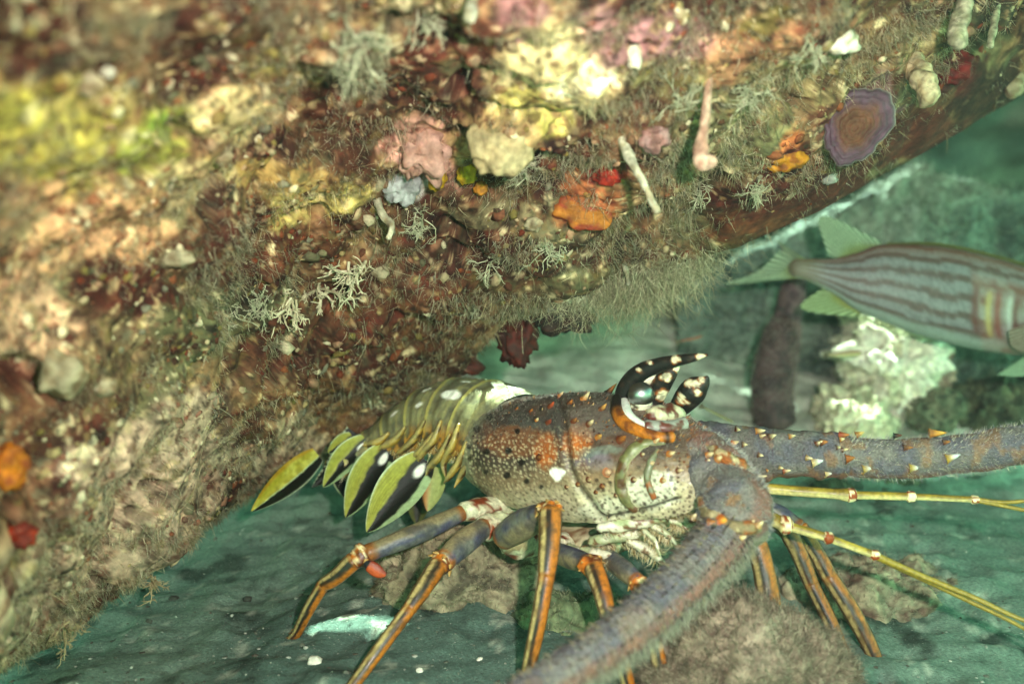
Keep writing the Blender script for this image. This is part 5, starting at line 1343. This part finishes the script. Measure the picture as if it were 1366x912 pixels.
# the beige hydroid bush hanging from the lip
n = 5200
bx_ = rng.normal(856, 46, n); by_ = np.interp(bx_, LIP[:, 0], LIP[:, 1]) - 8 + rng.normal(0, 11, n) + rng.exponential(9, n)
bd_ = np.interp(bx_, LIP[:, 0], LIP[:, 2]) + 0.4 + rng.normal(0, 1.0, n)
root_ = at(bx_, by_, bd_)
dr_ = unit(np.stack([rng.normal(0, 0.5, n), rng.normal(-0.2, 0.4, n), rng.normal(-0.9, 0.4, n)], 1))
tn_ = np.array([lin(h) for h in ("a59a7a", "8f8668", "b9ae90", "787058")])[rng.integers(0, 4, n)]
v, f_, c_ = filaments(root_, dr_, np.clip(0.3 + rng.gamma(2.0, 0.35, n), 0.3, 1.5), np.full(n, 0.016), tn_, 1.0)
bush = tag(mesh("hydroid_bush", v, f_, c_, M_TURF, origin=at(850, 366, 57.5)), "dense fuzzy beige hydroid bush hanging from the lip of the ledge", "hydroid")

# ================================================================== rope sponge, small fish, pebbles
def plain_tube(name, label, cat, ctrl, tones, fuzz=0, parent=None, wob=0.12, mat=M_SOFT, k=32, seed=3, fl=(3, 7)):
    V, F, U, T = tube_arrays(ctrl, n=90, k=k, wob=wob, seed=seed)
    C = tone_noise(tones[0], tones[1], 0.8, seed)(U, T, V)
    o = mesh(name, V, F, C, mat, parent, origin=None if parent else at(*ctrl[0][:3]))
    if label: tag(o, label, cat)
    return o
spg = plain_tube("rope_sponge", "fuzzy purple brown finger sponge standing on the sand behind the lobster's head", "sponge", [(1034, 562, 80, 27), (1030, 520, 80, 27), (1036, 478, 79.6, 26), (1044, 446, 79.4, 22), (1049, 428, 79.4, 14)], ("5a4444", "3e2e30"))
fur("sponge_fuzz", spg, [(1034, 562, 80, 27), (1030, 520, 80, 27), (1036, 478, 79.6, 26), (1044, 446, 79.4, 22), (1049, 428, 79.4, 16)], 3000, 3, 7, ("8a7470", "6a5654", "9a8c84"), width=0.8)
spg2 = plain_tube("rope_sponge", "slimmer purple sponge finger rising behind the fish's tail", "sponge", [(1044, 470, 84, 16), (1052, 420, 84, 17), (1058, 390, 84, 17), (1064, 368, 84, 12)], ("6a5456", "4a3a3e"), seed=8)

def little_fish(label, pts, tones, rad, d, stripe=None):
    c = [(p[0], p[1], d, r) for p, r in zip(pts, rad)]
    V, F, U, T = tube_arrays(c, n=40, k=16, flat=0.5, ref=UP)
    C = mix(lin(tones[0]), lin(tones[1]), sstep(0.1, 0.5, np.cos(T)))
    C = mix(C, lin(tones[2]), sstep(0.75, 0.85, U))
    root = thing("small_fish", label, "fish", at(*c[0][:3]))
    mesh("body", V, F, C, M_FISH, root)
    (x0, y0), (x1, y1) = pts[0], pts[1]
    ux, uy = (x0 - x1), (y0 - y1); l_ = math.hypot(ux, uy); ux, uy = ux / l_, uy / l_
    fin("tail_fin", [(x0 + uy * 1, y0 - ux * 1), (x0 - uy * 1, y0 + ux * 1)], [(x0 + ux * 8 + uy * 5, y0 + uy * 8 - ux * 5), (x0 + ux * 8 - uy * 5, y0 + uy * 8 + ux * 5)], d, d, ("a8a080", "b9b090", "8a8060"), 4, root)
    return root
little_fish("sliver of a yellowish fish crossing the sunlit coral lump", [(1106, 473), (1116, 473), (1130, 472), (1146, 471), (1150, 471)], ("b5a878", "9a6a50", "c0a888"), [1.5, 3, 4.5, 3.5, 1], 78)
little_fish("thin reddish fish sliver over the pale sand slope", [(908, 455), (916, 453), (924, 452), (934, 449), (937, 448)], ("8a5a3c", "7a3c28", "a07050"), [1, 1.6, 2, 1.6, .6], 76)
little_fish("tiny orange red fish with a blue black snout over the stone under the lobster", [(514, 766), (508, 764), (501, 760), (493, 754), (488, 751)], ("a8451c", "7a2a14", "12161c"), [3, 7, 9, 8, 4], 47.5)
little_fish("thin pale fish sliver resting on the sand behind the horns", [(940, 544), (950, 549), (962, 555), (974, 561), (978, 563)], ("8a8a5c", "6a5a38", "8a7a50"), [1, 1.8, 2.2, 1.8, .8], 72)

peb = [(420, 883, 9, "white pebble on the sand near the rear foot of the lobster"), (330, 800, 6, "small dark pebble on the sand under the ledge"), (232, 800, 7, "dark pebble on the open sand below the ledge"), (560, 895, 5, "tiny pale pebble in front of the turf stone"), (300, 842, 5, "tiny grey pebble on the shaded sand"),
       (905, 872, 6, "tiny shell bit beside the fuzzy pinkish stone"), (640, 880, 4, "speck of white shell on sand before the stone")]
for i, (px, py, r, lb) in enumerate(peb):
    P_, d_ = ground_hit(px, py)
    V0, F0 = ICO[3]
    rr = r * d_ / FPX
    V = P_ + V0 * (1 + 0.2 * fbm(V0 + i, 0.8, 2, 700 + i))[:, None] * rr * np.array([1.1, 1.0, 0.7]) + np.array([0, 0, 0.2 * rr])
    tag(mesh("pebble", V, F0, lin("d9d4c2") if "white" in lb or "pale" in lb or "shell" in lb else lin("3a3c34"), M_PALE, origin=P_), lb, "pebble", "loose bits on the sand")

# ------------------------------------------------------------------ the water itself: a faint veil between the camera and far rocks
hz = bpy.data.meshes.new("haze")
lo, hi = np.array([-6.3, -4.3, -1.2]), np.array([6.3, 8.3, 2.1])
hv = [(x_, y_, z_) for z_ in (lo[2], hi[2]) for y_ in (lo[1], hi[1]) for x_ in (lo[0], hi[0])]
hz.from_pydata(hv, [], [(0, 2, 3, 1), (4, 5, 7, 6), (0, 1, 5, 4), (2, 6, 7, 3), (0, 4, 6, 2), (1, 3, 7, 5)])
hm = bpy.data.materials.new("sea_water")
hm.use_nodes = True
hn = hm.node_tree.nodes
hn.remove(hn["Principled BSDF"])
pv = hn.new("ShaderNodeVolumePrincipled")
pv.inputs["Color"].default_value = (0.62, 0.95, 0.85, 1)
pv.inputs["Density"].default_value = 0.013
hm.node_tree.links.new(pv.outputs[0], hn["Material Output"].inputs["Volume"])
hz.materials.append(hm)
ho = bpy.data.objects.new("haze", hz)
COL.objects.link(ho)
ho["kind"] = "stuff"; ho["label"] = "thin green sea water haze filling the gully"; ho["category"] = "water"
